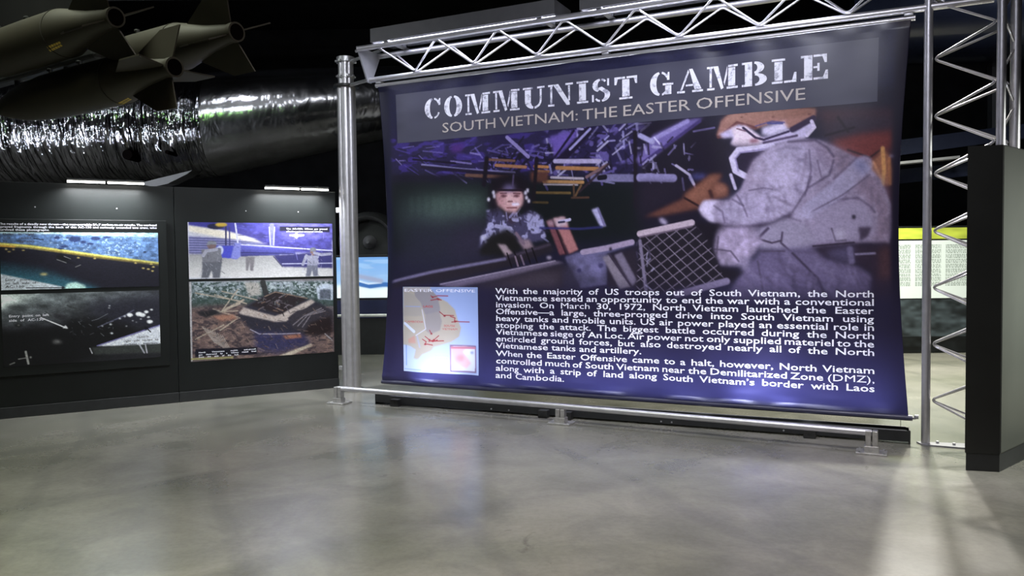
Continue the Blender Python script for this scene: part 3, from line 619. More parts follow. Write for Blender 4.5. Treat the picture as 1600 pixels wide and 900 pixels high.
K.line([(1110, 706), (1240, 684), (1376, 652)], 22, (146, 132, 160), 1.2); K.ell((1090, 806), 12, 12, (50, 46, 80), 1); K.ell((1206, 778), 14, 14, (60, 56, 92), 1); K.ell((1260, 690), 8, 10, (40, 34, 50), 1)
K.poly([(1000, 810), (1040, 760), (1110, 900), (1010, 900)], (44, 40, 58), 4)
K.poly([(1244, 724), (1400, 680), (1420, 900), (1244, 900)], (36, 30, 42), 3)
K.poly([(1214, 732), (1252, 720), (1372, 892), (1310, 905)], (116, 108, 124), 1.2); K.poly([(1280, 722), (1322, 706), (1404, 860), (1376, 892)], (106, 98, 120), 1.2); K.line([(1256, 722), (1372, 890)], 8, (50, 42, 60), 1)
# --- crewman in the pale coat
K.crop(1000, 170, 3.102)
K.poly([(0, 60), (330, 20), (340, 560), (0, 600)], (24, 19, 34), 10)
K.poly([(60, 130), (210, 56), (310, 40), (10, 280), (-20, 250)], (104, 92, 152), 2); K.line([(60, 150), (230, 60)], 20, (140, 130, 186), 2); K.line([(0, 270), (290, 60)], 14, (60, 48, 100), 1.5); K.line([(70, 140), (96, 170)], 8, (190, 184, 220), 1)
K.line([(260, 110), (360, 92)], 9, (124, 116, 170), 1); K.line([(0, 130), (60, 160)], 24, (150, 146, 190), 2)
K.strokes((0, 160, 250, 340), 50, [(150, 144, 186), (110, 102, 150), (20, 15, 28), (24, 18, 32)], (10, 60), (5, 11), [-45, 60, 10, 85], .9)
K.poly([(255, 110), (380, 100), (450, 180), (450, 320), (330, 340), (250, 250)], (24, 18, 34), 6); K.line([(0, 333), (160, 336)], 38, (128, 122, 166), 2); K.line([(175, 275), (240, 320), (262, 366)], 12, (160, 152, 180), 1.2); K.ell((285, 328), 44, 14, (60, 60, 110), 3)
K.poly([(0, 360), (230, 370), (0, 520)], (30, 24, 38), 6)
K.poly([(850, 0), (1290, 0), (1290, 700), (1200, 450), (950, 180)], (60, 34, 46), 5)
K.poly([(860, 90), (1000, 30), (1290, 20), (1240, 110), (940, 160)], (46, 36, 52), 6); K.line([(900, 130), (1040, 90)], 9, (26, 18, 30), 2); K.line([(960, 40), (1010, 110)], 10, (30, 22, 34), 2)
K.poly([(930, 160), (1080, 126), (1250, 106), (1250, 170), (1130, 244), (1040, 226), (960, 196)], (122, 38, 36), 4); K.line([(1010, 200), (1120, 236), (1190, 190)], 9, (40, 18, 26), 2)
K.poly([(1110, 262), (1160, 232), (1190, 184), (1225, 220), (1262, 300), (1256, 366), (1170, 372), (1120, 320)], (164, 88, 48), 2); K.line([(1190, 190), (1200, 300), (1190, 366)], 18, (216, 140, 54), 2); K.line([(1140, 260), (1180, 330)], 12, (206, 120, 60), 2); K.line([(1230, 240), (1240, 360)], 14, (190, 104, 44), 2)
K.poly([(1218, 226), (1280, 216), (1280, 238)], (190, 180, 206), 1.5)
K.poly([(20, 524), (215, 432), (340, 322), (402, 316), (374, 350), (424, 382), (428, 424), (380, 434), (290, 482), (110, 516)], (104, 58, 46), 2.5)
K.poly([(210, 420), (340, 326), (396, 320), (340, 380), (330, 430), (250, 460)], (138, 78, 54), 3); K.ell((390, 392), 34, 30, (150, 86, 62), 3); K.line([(215, 432), (290, 474)], 10, (40, 22, 26), 1.5); K.line([(340, 400), (350, 430)], 16, (60, 32, 34), 3)
K.ell((112, 545), 24, 12, (170, 160, 190), 2, 1, .6)
K.poly([(370, 128), (392, 60), (430, 30), (560, 0), (850, 0), (852, 50), (740, 100), (640, 70), (560, 100), (480, 72), (424, 130), (384, 142)], (160, 106, 92), 1.5)
K.grad([(392, 60), (430, 30), (560, 0), (850, 0), (846, 30), (520, 56)], (176, 124, 104), (440, 40), (140, 88, 70), (800, 10), 3); K.line([(380, 138), (470, 66), (560, 92)], 12, (104, 56, 58), 1.5); K.patches([(392, 60), (560, 10), (850, 10), (846, 40), (520, 66)], (96, 52, 46), 9, 7, .68, 2, .7)
K.poly([(382, 122), (480, 76), (530, 96), (590, 140), (640, 126), (720, 96), (752, 110), (834, 56), (846, 90), (800, 146), (640, 176), (540, 236), (470, 184), (440, 170), (452, 140), (400, 142)], (186, 176, 212), 1.5)
K.poly([(442, 92), (510, 80), (604, 150), (560, 196), (472, 184), (440, 172), (456, 140)], (226, 208, 226), 1.5); K.poly([(590, 90), (700, 60), (720, 100), (640, 130), (592, 130)], (202, 194, 226), 2)
K.line([(500, 92), (560, 140), (600, 150), (720, 110)], 10, (44, 32, 66), 1); K.line([(740, 100), (840, 46)], 26, (44, 32, 60), 2); K.line([(470, 96), (510, 108)], 6, (120, 90, 110), 1); K.ell((552, 156), 22, 9, (150, 92, 110), 1.5); K.line([(560, 84), (640, 60), (700, 66)], 6, (90, 76, 120), 1); K.line([(832, 60), (846, 90), (810, 130)], 14, (200, 190, 220), 1)
K.line([(620, 70), (690, 70)], 9, (70, 70, 130), 1.2); K.line([(600, 165), (760, 130)], 10, (66, 52, 84), 1.5); K.line([(540, 235), (520, 185)], 6, (90, 80, 120), 1)
K.poly([(440, 180), (620, 180), (560, 320), (480, 340), (430, 260)], (36, 28, 50), 5)
K.line([(640, 180), (560, 192), (476, 200), (446, 240), (462, 300), (510, 326)], 27, (198, 190, 222), 1.2); K.line([(640, 190), (560, 202), (486, 212), (462, 240), (476, 300)], 7, (140, 130, 176), 1.5); K.line([(440, 320), (462, 386)], 14, (180, 172, 204), 1.5)
COAT = [(486, 390), (510, 330), (548, 250), (620, 190), (700, 160), (770, 142), (870, 150), (960, 190), (1090, 256), (1180, 340), (1245, 460), (1258, 560), (1235, 650), (1050, 650), (840, 672), (560, 640), (590, 580), (390, 572), (300, 520), (284, 486), (300, 450), (340, 440), (430, 446)]
K.poly(COAT, (142, 130, 158), 1.5)
K.poly([(860, 150), (960, 190), (1090, 256), (1180, 340), (1245, 460), (1258, 560), (1235, 650), (1140, 640), (1150, 520), (1080, 420), (960, 300)], (124, 108, 130), 6)
ARM = [(548, 270), (640, 196), (720, 160), (800, 176), (840, 280), (820, 380), (740, 500), (660, 545), (560, 566), (400, 560), (340, 500), (440, 440), (530, 390)]
K.poly(ARM, (160, 150, 182), 5); K.poly([(620, 220), (700, 190), (740, 300), (700, 420), (640, 440), (630, 320)], (178, 168, 200), 10, .8); K.poly([(545, 380), (560, 270), (600, 240), (590, 360), (540, 420)], (136, 120, 136), 8, .8)
K.mottle(COAT, .10, 12, 16, 3)
K.folds(ARM, 60, (340, 180, 840, 560), (108, 98, 126), (40, 160), (5, 14), [75, 100, 30, -15], .55); K.folds(ARM, 45, (400, 180, 800, 540), (186, 176, 208), (40, 150), (6, 18), [80, 100, 20], .45)
K.folds(COAT, 70, (800, 150, 1250, 650), (96, 84, 108), (40, 170), (5, 14), [-40, 60, 20, 85], .5); K.folds(COAT, 40, (800, 150, 1250, 650), (166, 156, 184), (40, 140), (6, 20), [-40, 50, 80], .4); K.folds(COAT, 30, (300, 400, 860, 660), (98, 88, 112), (30, 90), (5, 10), [20, -20, 60], .5)
K.poly([(286, 486), (310, 446), (376, 446), (346, 500), (372, 560), (336, 548)], (200, 190, 222), 2)
K.poly([(350, 556), (480, 572), (640, 548), (740, 500), (740, 520), (640, 572), (480, 590), (360, 576)], (36, 28, 48), 2)
for p, wd in (([(740, 500), (810, 390), (830, 330)], 8), ([(940, 250), (920, 320), (820, 380)], 9), ([(720, 160), (850, 152), (910, 190), (940, 232)], 10), ([(450, 440), (500, 470), (520, 520)], 7), ([(360, 470), (400, 500), (410, 550)], 7), ([(530, 396), (600, 384), (640, 390)], 5), ([(700, 520), (780, 546)], 7), ([(960, 440), (1060, 432), (1120, 470), (1148, 500)], 10), ([(840, 500), (940, 460), (1000, 440)], 5), ([(470, 420), (500, 470)], 7), ([(860, 250), (880, 330)], 5), ([(820, 200), (830, 300), (800, 420)], 6), ([(560, 630), (700, 540)], 7)):
    K.line(p, wd, (62, 52, 76), 2.4, .6)
K.line([(1090, 270), (960, 390), (830, 490)], 76, (152, 146, 178), 4, .75); K.line([(1050, 240), (940, 340)], 7, (96, 84, 110), 3); K.line([(1120, 320), (980, 420), (830, 500)], 6, (90, 80, 104), 2); K.poly([(1040, 250), (1090, 250), (1110, 310), (1060, 300)], (110, 110, 150), 4)
K.poly([(770, 480), (860, 490), (820, 545), (740, 530)], (160, 152, 184), 3, .8)
K.poly([(845, 510), (980, 446), (1080, 450), (1148, 520), (1142, 610), (1060, 650), (840, 662)], (140, 130, 158), 3); K.ell((1040, 524), 11, 11, (40, 34, 50), 1); K.poly([(1066, 572), (1132, 574), (1110, 620), (1070, 640)], (60, 50, 70), 1.5); K.line([(930, 580), (950, 640), (1000, 636)], 7, (84, 74, 96), 1.5)
K.poly([(940, 590), (990, 580), (1000, 630), (955, 636)], (156, 148, 172), 3)
K.poly([(560, 590), (700, 530), (820, 560), (850, 660), (800, 706), (700, 690), (580, 680)], (138, 130, 156), 3); K.line([(690, 600), (684, 650), (740, 700), (820, 704)], 8, (60, 50, 72), 2); K.line([(570, 630), (640, 650), (680, 640)], 8, (56, 46, 66), 2); K.line([(580, 620), (620, 580)], 12, (66, 56, 80), 2)
K.poly([(366, 574), (560, 570), (592, 640), (560, 700), (482, 764), (382, 762), (346, 680)], (140, 128, 156), 2.5); K.mottle([(366, 574), (560, 570), (592, 640), (482, 764), (382, 762)], .35, 10, 10); K.line([(360, 680), (440, 690), (480, 740)], 7, (80, 70, 92), 2); K.line([(380, 620), (372, 700)], 7, (86, 76, 96), 2)
K.poly([(580, 690), (700, 680), (840, 664), (900, 720), (1060, 760), (1134, 800), (1124, 930), (420, 930), (470, 820), (560, 720)], (92, 83, 114), 3); K.line([(740, 700), (860, 820), (910, 930)], 9, (50, 42, 62), 2.5); K.line([(570, 740), (600, 900)], 7, (66, 58, 82), 2.5); K.line([(580, 690), (700, 690)], 6, (66, 56, 78), 2); K.poly([(480, 720), (540, 720), (520, 790), (490, 780)], (130, 120, 150), 3)
LEGS = [(580, 690), (840, 664), (1134, 800), (1124, 930), (420, 930)]; K.folds(LEGS, 50, (430, 670, 1130, 920), (62, 54, 78), (40, 160), (5, 14), [60, 100, 30], .55); K.folds(LEGS, 35, (430, 670, 1130, 920), (120, 110, 142), (40, 140), (6, 18), [60, 100, 40], .45)
K.poly([(838, 668), (1050, 652), (1240, 654), (1270, 700), (1270, 930), (1134, 930), (1134, 800), (1060, 756), (890, 716)], (42, 32, 48), 4); K.poly([(900, 690), (1040, 660), (1040, 750), (920, 715)], (70, 64, 92), 4); K.line([(1020, 680), (1030, 740)], 24, (96, 88, 118), 3); K.line([(1050, 705), (1150, 700)], 9, (120, 112, 140), 2); K.poly([(1170, 680), (1240, 660), (1250, 820), (1170, 830)], (66, 44, 52), 4); K.line([(840, 666), (1040, 648)], 8, (44, 36, 54), 1.5)
# --- wire cage
CG = [(0, 612), (250, 548), (330, 640), (372, 740), (410, 830), (100, 892), (-20, 890)]
K.poly([(250, 548), (400, 556), (370, 600), (356, 680), (386, 764), (500, 790), (430, 850), (330, 780)], (22, 17, 28), 3)
K.poly(CG, (26, 22, 32), 2)
mk = K.mask(CG, 1.)
if mk:
    X, Y = K.X[mk[1], mk[2]], K.Y[mk[1], mk[2]]; k = K.k()
    g = np.zeros(X.shape)
    for ang in (.62, -.78):
        t = (X*math.sin(ang)+Y*math.cos(ang))/(40*k); g = np.maximum(g, np.clip(.95-np.abs((t % 1)-.5)*40*k/1.0, 0, 1)*.85)
    K.put((g*mk[0], mk[1], mk[2]), (156, 144, 166))
K.line([(0, 606), (250, 552)], 30, (172, 156, 172), 1.2); K.line([(0, 622), (250, 570)], 8, (96, 82, 100), 1.5); K.line([(0, 640), (30, 890)], 16, (110, 102, 126), 2); K.line([(180, 900), (420, 836)], 32, (124, 114, 144), 2)
K.strokes((-20, 640, 60, 880), 14, [(150, 144, 176), (60, 54, 76)], (10, 40), (5, 9), [-50, 50, 85], .8)
_h = np.clip((K.im[..., 0]-K.im[..., 2])/90, 0, 1)[..., None]; _g = K.im.mean(-1, keepdims=True)
K.im = K.im*(1-.38*_h)+(_g*np.array((1.08, .98, 1.06)))*.38*_h*.95
K.grain(.10, 1.5)
# --- dark margins and fade under the picture, with uplight glow painted in
K.crop(0, 0, 1)
K.poly([(585, 120), (606, 120), (610, 620), (585, 620)], (22, 22, 42), 3); K.poly([(1403, 20), (1432, 20), (1432, 670), (1400, 670)], (24, 20, 38), 3)
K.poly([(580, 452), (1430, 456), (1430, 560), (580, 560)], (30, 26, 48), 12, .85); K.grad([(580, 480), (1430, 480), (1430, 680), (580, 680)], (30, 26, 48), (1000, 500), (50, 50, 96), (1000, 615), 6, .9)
K.poly([(600, 460), (640, 440), (640, 620), (600, 620)], (34, 30, 50), 6, .6)
# --- title block
TP = [(618, 148), (1373, 57), (1374, 160), (620, 224)]

KB = K
K = Ink(160, 24, -5.24, -.37, 2.885, 3.42, (80, 80, 98), BA); K.mottle([(600, 40), (1400, 20), (1400, 260), (600, 260)], .10, 14, 5)
tp_ = K.sheet('title_panel', PRINT, ban, lambda U, Z: (lambda q: (q[0]-B0, q[1]-.002, q[2]))(bshape(U, Z)), .80)
K = Ink(200, 190, -5.197, -4.24, .35, 1.292, (168, 186, 226), BA)
K.crop(590, 430, 5)
MQ = [(192, 88), (784, 94), (790, 782), (204, 744)]
K.grad([(150, 50), (850, 50), (850, 820), (150, 820)], (150, 170, 222), (600, 100), (180, 196, 232), (400, 760), .7)
def clip_map(pts, c, soft=1.): K.poly([(max(198, x), y) for x, y in pts], c, soft)
clip_map([(198, 96), (400, 96), (470, 170), (545, 210), (604, 270), (622, 340), (650, 410), (636, 480), (580, 520), (500, 545), (440, 560), (420, 590), (350, 620), (320, 655), (285, 650), (300, 580), (250, 550), (198, 540)], (176, 168, 158))
clip_map([(280, 96), (400, 96), (470, 170), (490, 260), (490, 300), (370, 310), (330, 210), (290, 170)], (146, 142, 150)); clip_map([(370, 310), (480, 280), (505, 360), (490, 430), (410, 460), (372, 430)], (154, 148, 150))
clip_map([(198, 120), (280, 150), (340, 230), (340, 320), (198, 320)], (166, 160, 156)); clip_map([(240, 500), (290, 470), (300, 530), (240, 530)], (190, 150, 140))
K.line([(212, 375), (285, 440)], 18, (206, 216, 240), 1); K.line([(215, 242), (330, 246)], 6, (150, 160, 200), 1); K.line([(345, 270), (375, 420), (300, 470)], 5, (206, 208, 230), 1); K.line([(310, 480), (330, 560)], 12, (170, 172, 190), 1.5)
for p in ([(415, 160), (430, 172), (470, 160), (550, 162)], [(415, 196), (470, 186), (500, 194)], [(485, 285), (525, 318)], [(525, 312), (595, 316)], [(570, 322), (605, 334), (600, 356), (640, 364), (715, 366)], [(580, 366), (620, 362)], [(405, 430), (420, 458)], [(370, 478), (405, 506)], [(350, 500), (380, 520), (370, 536), (430, 546)], [(480, 472), (440, 506), (400, 518)], [(420, 516), (520, 512)], [(430, 520), (470, 505)]):
    K.line(p, 5, (150, 40, 52), .9)
for p in ((420, 458), (405, 506), (440, 506), (525, 318), (605, 362), (470, 186), (372, 540), (480, 190), (430, 172)): K.ell(p, 8, 6, (140, 30, 44), .8)
K.poly([(198, 92), (410, 92), (405, 126), (198, 124)], (178, 172, 176), 1)
K.poly([(566, 544), (768, 552), (770, 764), (572, 752)], (120, 96, 130), .8); K.poly([(576, 556), (760, 562), (760, 754), (580, 744)], (206, 212, 236), .8)
K.poly([(578, 558), (700, 560), (660, 600), (690, 640), (728, 690), (690, 730), (620, 700), (580, 700)], (214, 178, 186), 2); K.ell((640, 650), 30, 26, (214, 150, 160), 3); K.ell((706, 600), 36, 22, (222, 228, 246), 2); K.ell((734, 606), 14, 10, (130, 140, 180), 2); K.line([(580, 566), (758, 570)], 12, (190, 120, 140), 1)
K.line([(224, 545), (226, 700)], 6, (110, 140, 200), 1); K.line([(212, 730), (345, 738)], 5, (140, 160, 210), 1)
mp_ = K.sheet('map', PRINT, ban, lambda U, Z: (lambda q: (q[0]-B0, q[1]-.002, q[2]))(bshape(U, Z)), .80)
K = KB
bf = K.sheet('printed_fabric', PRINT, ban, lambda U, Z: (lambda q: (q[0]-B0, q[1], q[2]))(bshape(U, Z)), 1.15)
bk = bf.modifiers.new('cloth', 'SOLIDIFY'); bk.thickness = .0012; bk.offset = 1
# --- lettering
def ring(cx, cy, ro, ri, a0, a1, n=14):
    a = [math.radians(a0+(a1-a0)*i/n) for i in range(n+1)]
    return [(cx+ro[0]*math.cos(t), cy+ro[1]*math.sin(t)) for t in a]+[(cx+ri[0]*math.cos(t), cy+ri[1]*math.sin(t)) for t in reversed(a)]
def R(x0, x1, y0, y1): return [(x0, y0), (x1, y0), (x1, y1), (x0, y1)]
GL = {
 'C': (.86, [ring(.44, .5, (.44, .52), (.17, .43), 98, 262), ring(.46, .5, (.36, .52), (.27, .43), 30, 82), ring(.46, .5, (.36, .52), (.27, .43), -82, -28), [(.72, .64), (.82, .64), (.82, .98), (.76, .98), (.70, .84)]]),
 'O': (.90, [ring(.42, .5, (.42, .52), (.15, .43), 96, 264), ring(.48, .5, (.42, .52), (.15, .43), -84, 84)]),
 'M': (1.22, [R(0, .30, 0, .09), R(.10, .19, .12, .90), R(0, .24, .91, 1), [(.24, 1), (.44, 1), (.66, .06), (.56, 0)], [(.66, .30), (.80, .98), (.80, .62), (.70, .16)], R(.84, 1.12, .12, .88), R(.78, 1.22, 0, .09), R(.84, 1.22, .91, 1)]),
 'U': (1.0, [R(0, .46, .91, 1), R(.09, .37, .36, .88), ring(.50, .36, (.41, .38), (.13, .27), 180, 266), ring(.52, .36, (.35, .38), (.26, .27), 274, 360), R(.78, .87, .36, .88), R(.66, 1.0, .91, 1)]),
 'N': (1.12, [R(0, .28, 0, .09), R(.10, .19, .12, .90), R(0, .22, .91, 1), [(.22, 1), (.46, 1), (.96, .12), (.96, 0), (.82, 0)], R(.90, .98, .20, .88), R(.78, 1.12, .91, 1)]),
 'I': (.50, [R(0, .50, 0, .09), R(.10, .40, .12, .88), R(0, .50, .91, 1)]),
 'S': (.78, [ring(.36, .72, (.34, .30), (.12, .21), 95, 250), [(.22, .60), (.42, .66), (.76, .38), (.70, .16), (.54, .36)], ring(.40, .28, (.36, .30), (.14, .21), -85, 50), ring(.38, .72, (.28, .30), (.20, .21), 40, 85), ring(.36, .28, (.28, .30), (.20, .21), 215, 265), R(.64, .72, .68, 1), R(.0, .08, 0, .32)]),
 'T': (.94, [R(.32, .62, .12, .88), R(.20, .74, 0, .09), [(0, 1), (.44, 1), (.44, .91), (.14, .91), (.08, .66), (0, .66)], [(.94, 1), (.50, 1), (.50, .91), (.80, .91), (.86, .66), (.94, .66)]]),
 'G': (.98, [ring(.44, .5, (.44, .52), (.17, .43), 98, 262), ring(.46, .5, (.36, .52), (.27, .43), 34, 82), ring(.46, .5, (.36, .52), (.27, .43), -82, -46), [(.72, .64), (.82, .64), (.82, .98), (.76, .98), (.70, .84)], R(.64, .90, .02, .40), R(.54, .98, .42, .51)]),
 'A': (1.06, [R(0, .32, 0, .09), [(.13, .12), (.21, .12), (.50, .86), (.46, .98)], [(.50, 1), (.64, 1), (1.0, .12), (.72, .12)], R(.62, 1.06, 0, .09), R(.36, .66, .27, .35)]),
 'B': (.98, [R(0, .12, 0, .09), R(0, .12, .91, 1), R(.12, .40, 0, 1), ring(.48, .75, (.38, .25), (.12, .16), -88, 88), ring(.50, .26, (.46, .26), (.18, .17), -88, 88)]),
 'L': (.92, [R(0, .50, .91, 1), R(.10, .40, .12, .88), R(0, .42, 0, .09), [(.46, 0), (.92, 0), (.92, .40), (.84, .40), (.76, .09), (.46, .09)]]),
 'E': (.98, [R(0, .12, 0, .09), R(0, .12, .91, 1), R(.12, .42, 0, 1), [(.46, 1), (.94, 1), (.94, .66), (.86, .66), (.78, .91), (.46, .91)], [(.46, 0), (.98, 0), (.98, .36), (.90, .36), (.80, .09), (.46, .09)], R(.46, .60, .46, .54), R(.60, .68, .34, .66)]),
}
def stencil(word_, x0, x1, y0, y1, gap=.16):
    tot = sum(GL[c][0] for c in word_)+gap*(len(word_)-1); k = (x1-x0)/tot; x = 0; out = []
    for c in word_:
        for p in GL[c][1]: out.append(tess([(x0+(x+a)*k, y0+b*(y1-y0)) for a, b in p]))
        x += GL[c][0]+gap
    return out
for t, x0, x1 in (('COMMUNIST', -4.865, -2.475), ('GAMBLE', -2.348, -.77)):
    o = flat_mesh('title_lettering', stencil(t, x0, x1, 3.119, 3.335), WHITE_INK, tp_, bfn(.004)); o['label'] = 'worn white stencil word ' + t
o = flat_mesh('subtitle_lettering', text_line('SOUTH VIETNAM: THE EASTER OFFENSIVE', -4.65, -.955, 2.957, .148, 0, 1.55), TAN_INK, tp_, bfn(.004)); o['label'] = 'thin tan lettering'
LN = ['With the majority of US troops out of South Vietnam, the North', 'Vietnamese sensed an opportunity to end the war with a conventional', 'invasion. On March 30, 1972, North Vietnam launched the Easter', 'Offensive—a large, three-pronged drive into South Vietnam using', 'heavy tanks and mobile units. US air power played an essential role in', 'stopping the attack. The biggest battle occurred during the North', 'Vietnamese siege of An Loc. Air power not only supplied materiel to the', 'encircled ground forces, but also destroyed nearly all of the North', 'Vietnamese tanks and artillery.', 'When the Easter Offensive came to a halt, however, North Vietnam', 'controlled much of South Vietnam near the Demilitarized Zone (DMZ),', 'along with a strip of land along South Vietnam’s border with Laos', 'and Cambodia.']
ZB = [1.227, 1.155, 1.083, 1.012, .940, .868, .797, .725, .653, .570, .492, .415, .340]
for rows in (range(9), range(9, 13)):
    P = []
    for i in rows: P += text_line(LN[i], -4.03, {8: -2.451, 12: -3.256}.get(i, -.387), ZB[i], .084, .010, 1.52)
    flat_mesh('paragraph_lettering', P, TEXT_INK, ban, bfn(.0035))['label'] = 'white paragraph text'
for t, x0, x1 in (('EASTER', -5.18, -4.80), ('OFFENSIVE', -4.76, -4.27)): flat_mesh('map_title_lettering', text_line(t, x0, x1, 1.238, .046, .004, 1.7), WHITE_INK, mp_, bfn(.004))
for t, x0, x1, z, h in (('LAOS', -4.93, -4.80, 1.066, .034), ('CAMBODIA', -5.17, -4.93, .895, .032), ('SOUTH', -4.66, -4.53, .862, .030), ('VIETNAM', -4.68, -4.50, .826, .030)): flat_mesh('map_lettering', text_line(t, x0, x1, z, h, .015, 1.3), RED_INK, mp_, bfn(.004))
SLATE = mat('slate_map_ink', (.30, .32, .45), .6)
for t, x0, x1, z in (('SOUTH', -4.78, -4.61, .535), ('CHINA', -4.78, -4.61, .503), ('SEA', -4.74, -4.66, .471)): flat_mesh('map_lettering', text_line(t, x0, x1, z, .026, .0, 1.3), SLATE, mp_, bfn(.004))
# --- bars and hooks
BL = B1-B0
MB().tube([(-.03, .012, 3.548), (BL+.03, .012, 3.548)], .022, 14).done('top_bar', ALU, ban, True)
MB().tube([(-.01, .0, .212), (BL+.03, .0, .212)], .024, 14).done('bottom_bar', mat('navy_sleeve', (.035, .035, .075), .4), ban, True)
MB().tube([(BL+.03, 0, .212), (BL+.045, 0, .212), (BL+.055, 0, .225), (BL+.075, 0, .225)], [.012, .012, .02, .02], 10).done('end_cap', GREYP, ban, True)
for x in (.02, 2.69, BL-.02):
    MB().tube([(x, .012, 3.52), (x, .012, 3.60)], .008, 8).box(x-.035, x+.035, -.022, .046, 3.565, 3.588, .004).done('hanging_clamp', ALU2, ban, True)
MB().tube([(BL-.06, 0, .2), (BL-.06, .0, .118)], .0025, 6).done('tie_cord', RUB, ban)
#@@TRUSS
# ------------------------------------------------------------------ truss over the banner
CH_Z, TOP_Z, HW = 3.617, 3.925, .19
tr = thing('lighting_truss', 'silver three-chord lattice truss spanning above the banner', 'truss', BA.loc(-5.6, 0), BA.a)
TL = 5.66
MB().tube([(0, 0, CH_Z), (TL+.40, 0, CH_Z)], .030, 16).done('chord', ALU, tr, True)
for d in (-HW, HW): MB().tube([(0, d, TOP_Z), (TL+.25, d, TOP_Z)], .030, 16).done('chord', ALU, tr, True)
xb = [-4.97+.726*k+5.6 for k in range(8)]
def bend(a, b, c, n=6):                            # a rounded bend of round bar at b
    a, b, c = Vector(a), Vector(b), Vector(c); u = b+(a-b).normalized()*.05; v = b+(c-b).normalized()*.05
    return [tuple((1-t)**2*u+2*t*(1-t)*b+t*t*v) for t in [i/n for i in range(n+1)]]
for d in (-HW, HW):
    pts = [(.27, d*.9, TOP_Z-.02)]; seq = []
    for k, x in enumerate(xb):
        seq.append((x, d*.10, CH_Z+.028))
        if k < len(xb)-1: seq.append((x+.363, d*.93, TOP_Z-.012))
    full = [pts[0]]+seq
    path = [full[0]]
    for a, b, c in zip(full, full[1:], full[2:]): path += bend(a, b, c)
    path.append(full[-1])
    MB().tube(path, .0105, 8).done('lattice_bar', ALU, tr, True)
MB().prism([(.0, -HW-.035, TOP_Z+.02), (.0, HW+.035, TOP_Z+.02), (.0, .035, CH_Z-.03), (.0, -.035, CH_Z-.03)], (.016, 0, 0)).done('end_plate', GREYP, tr)
m = MB()
for d, z in ((-HW, TOP_Z-.02), (HW, TOP_Z-.02), (0, CH_Z+.04), (0, TOP_Z-.05)): m.tube([(.0, d, z), (-.03, d, z)], .016, 8)
m.done('bolt', ALU2, tr)
# ------------------------------------------------------------------ light troughs resting on the top chords
def trough(x0, x1, label):
    t = thing('trough_light', label, 'light fixture', BA.loc(x0, 0, TOP_Z+.031), BA.a, 'grey light troughs on top of the truss')
    L = x1-x0
    MB().prism([(0, -.235, .004), (0, -.235, .15), (0, .20, .15), (0, .20, .035), (0, .185, .035), (0, .185, .137), (0, -.22, .137), (0, -.22, .004)], (L, 0, 0)).done('housing', TROUGH, t)
    for x in (0, L-.012): MB().prism([(x, -.219, .004), (x, -.219, .136), (x, .184, .136), (x, .184, .035)], (.012, 0, 0)).done('end_cap', TROUGH, t)
    MB().box(.05, L-.05, -.20, -.02, .12, .134).done('diffuser', mat('trough_diffuser', (.5, .52, .56), .5), t)
    for x in (.18, L-.18):
        MB().box(x-.03, x+.03, -.225, .225, 0, .016, .003).box(x-.02, x+.02, -.20, -.185, .01, .05).box(x-.02, x+.02, .16, .175, .01, .05).done('mounting_foot', ALU2, t)
    o = area('trough_glow', (0, 0, 0), (0, 0, -1), L-.1, 135*L/2.2, (.80, .83, 1.0), .12, 150)
    o.location = BA.loc((x0+x1)/2, -.12, TOP_Z+.148); o.rotation_euler = (math.radians(-4), 0, BA.a)
trough(-5.40, -3.23, 'grey light trough above the word COMMUNIST on the banner')
trough(-2.97, -.78, 'grey light trough above the word GAMBLE, next to the lattice tower')
# ------------------------------------------------------------------ post at the left end
po = thing('support_post', 'tall silver ribbed post between the display wall and the banner', 'post', BA.loc(-6.267, .459), BA.a)
def ribbed(r, z0, z1):
    pts = []
    for k in range(96):
        a = 2*PI*k/96; c = abs(math.cos(3*a+.4)); rr = r*(1-.16*(1-c)**2)
        pts.append((rr*math.cos(a), rr*math.sin(a), z0))
    return MB().prism(pts, (0, 0, z1-z0))
ribbed(.112, .02, 3.70).done('lower_shaft', ALU, po, True)
ribbed(.092, 3.70, 4.0).done('upper_shaft', ALU, po, True)
MB().tube([(0, 0, 3.69), (0, 0, 3.715)], .155, 32).done('collar', BLK2, po, True)
MB().tube([(0, 0, 0), (0, 0, .02)], .15, 32).done('foot', RUB, po, True)
m = MB().tube([(0, 0, 3.80), (0, 0, 3.84)], .103, 24).tube([(0, 0, 3.99), (0, 0, 4.05)], .11, 24)
for k in range(8):
    a = k*PI/4; m.tube([(.10*math.cos(a), .10*math.sin(a), 4.0), (.128*math.cos(a), .128*math.sin(a), 4.0)], .014, 8).tube([(.09*math.cos(a), .09*math.sin(a), 3.82), (.118*math.cos(a), .118*math.sin(a), 3.82)], .012, 8)
m.done('coupler', ALU2, po, True)
MB().tube([(.08, -.02, 3.99), (.70, -.27, 3.99)], .018, 10).tube([(.10, -.05, 3.70), (.66, -.44, 3.63)], .02, 10).done('connecting_arm', ALU2, po, True)
MB().box(-.17, -.09, -.03, .0, .24, .29, .004).box(-.17, -.09, -.03, 0, 2.18, 2.24, .004).done('wall_bracket', ALU2, po)
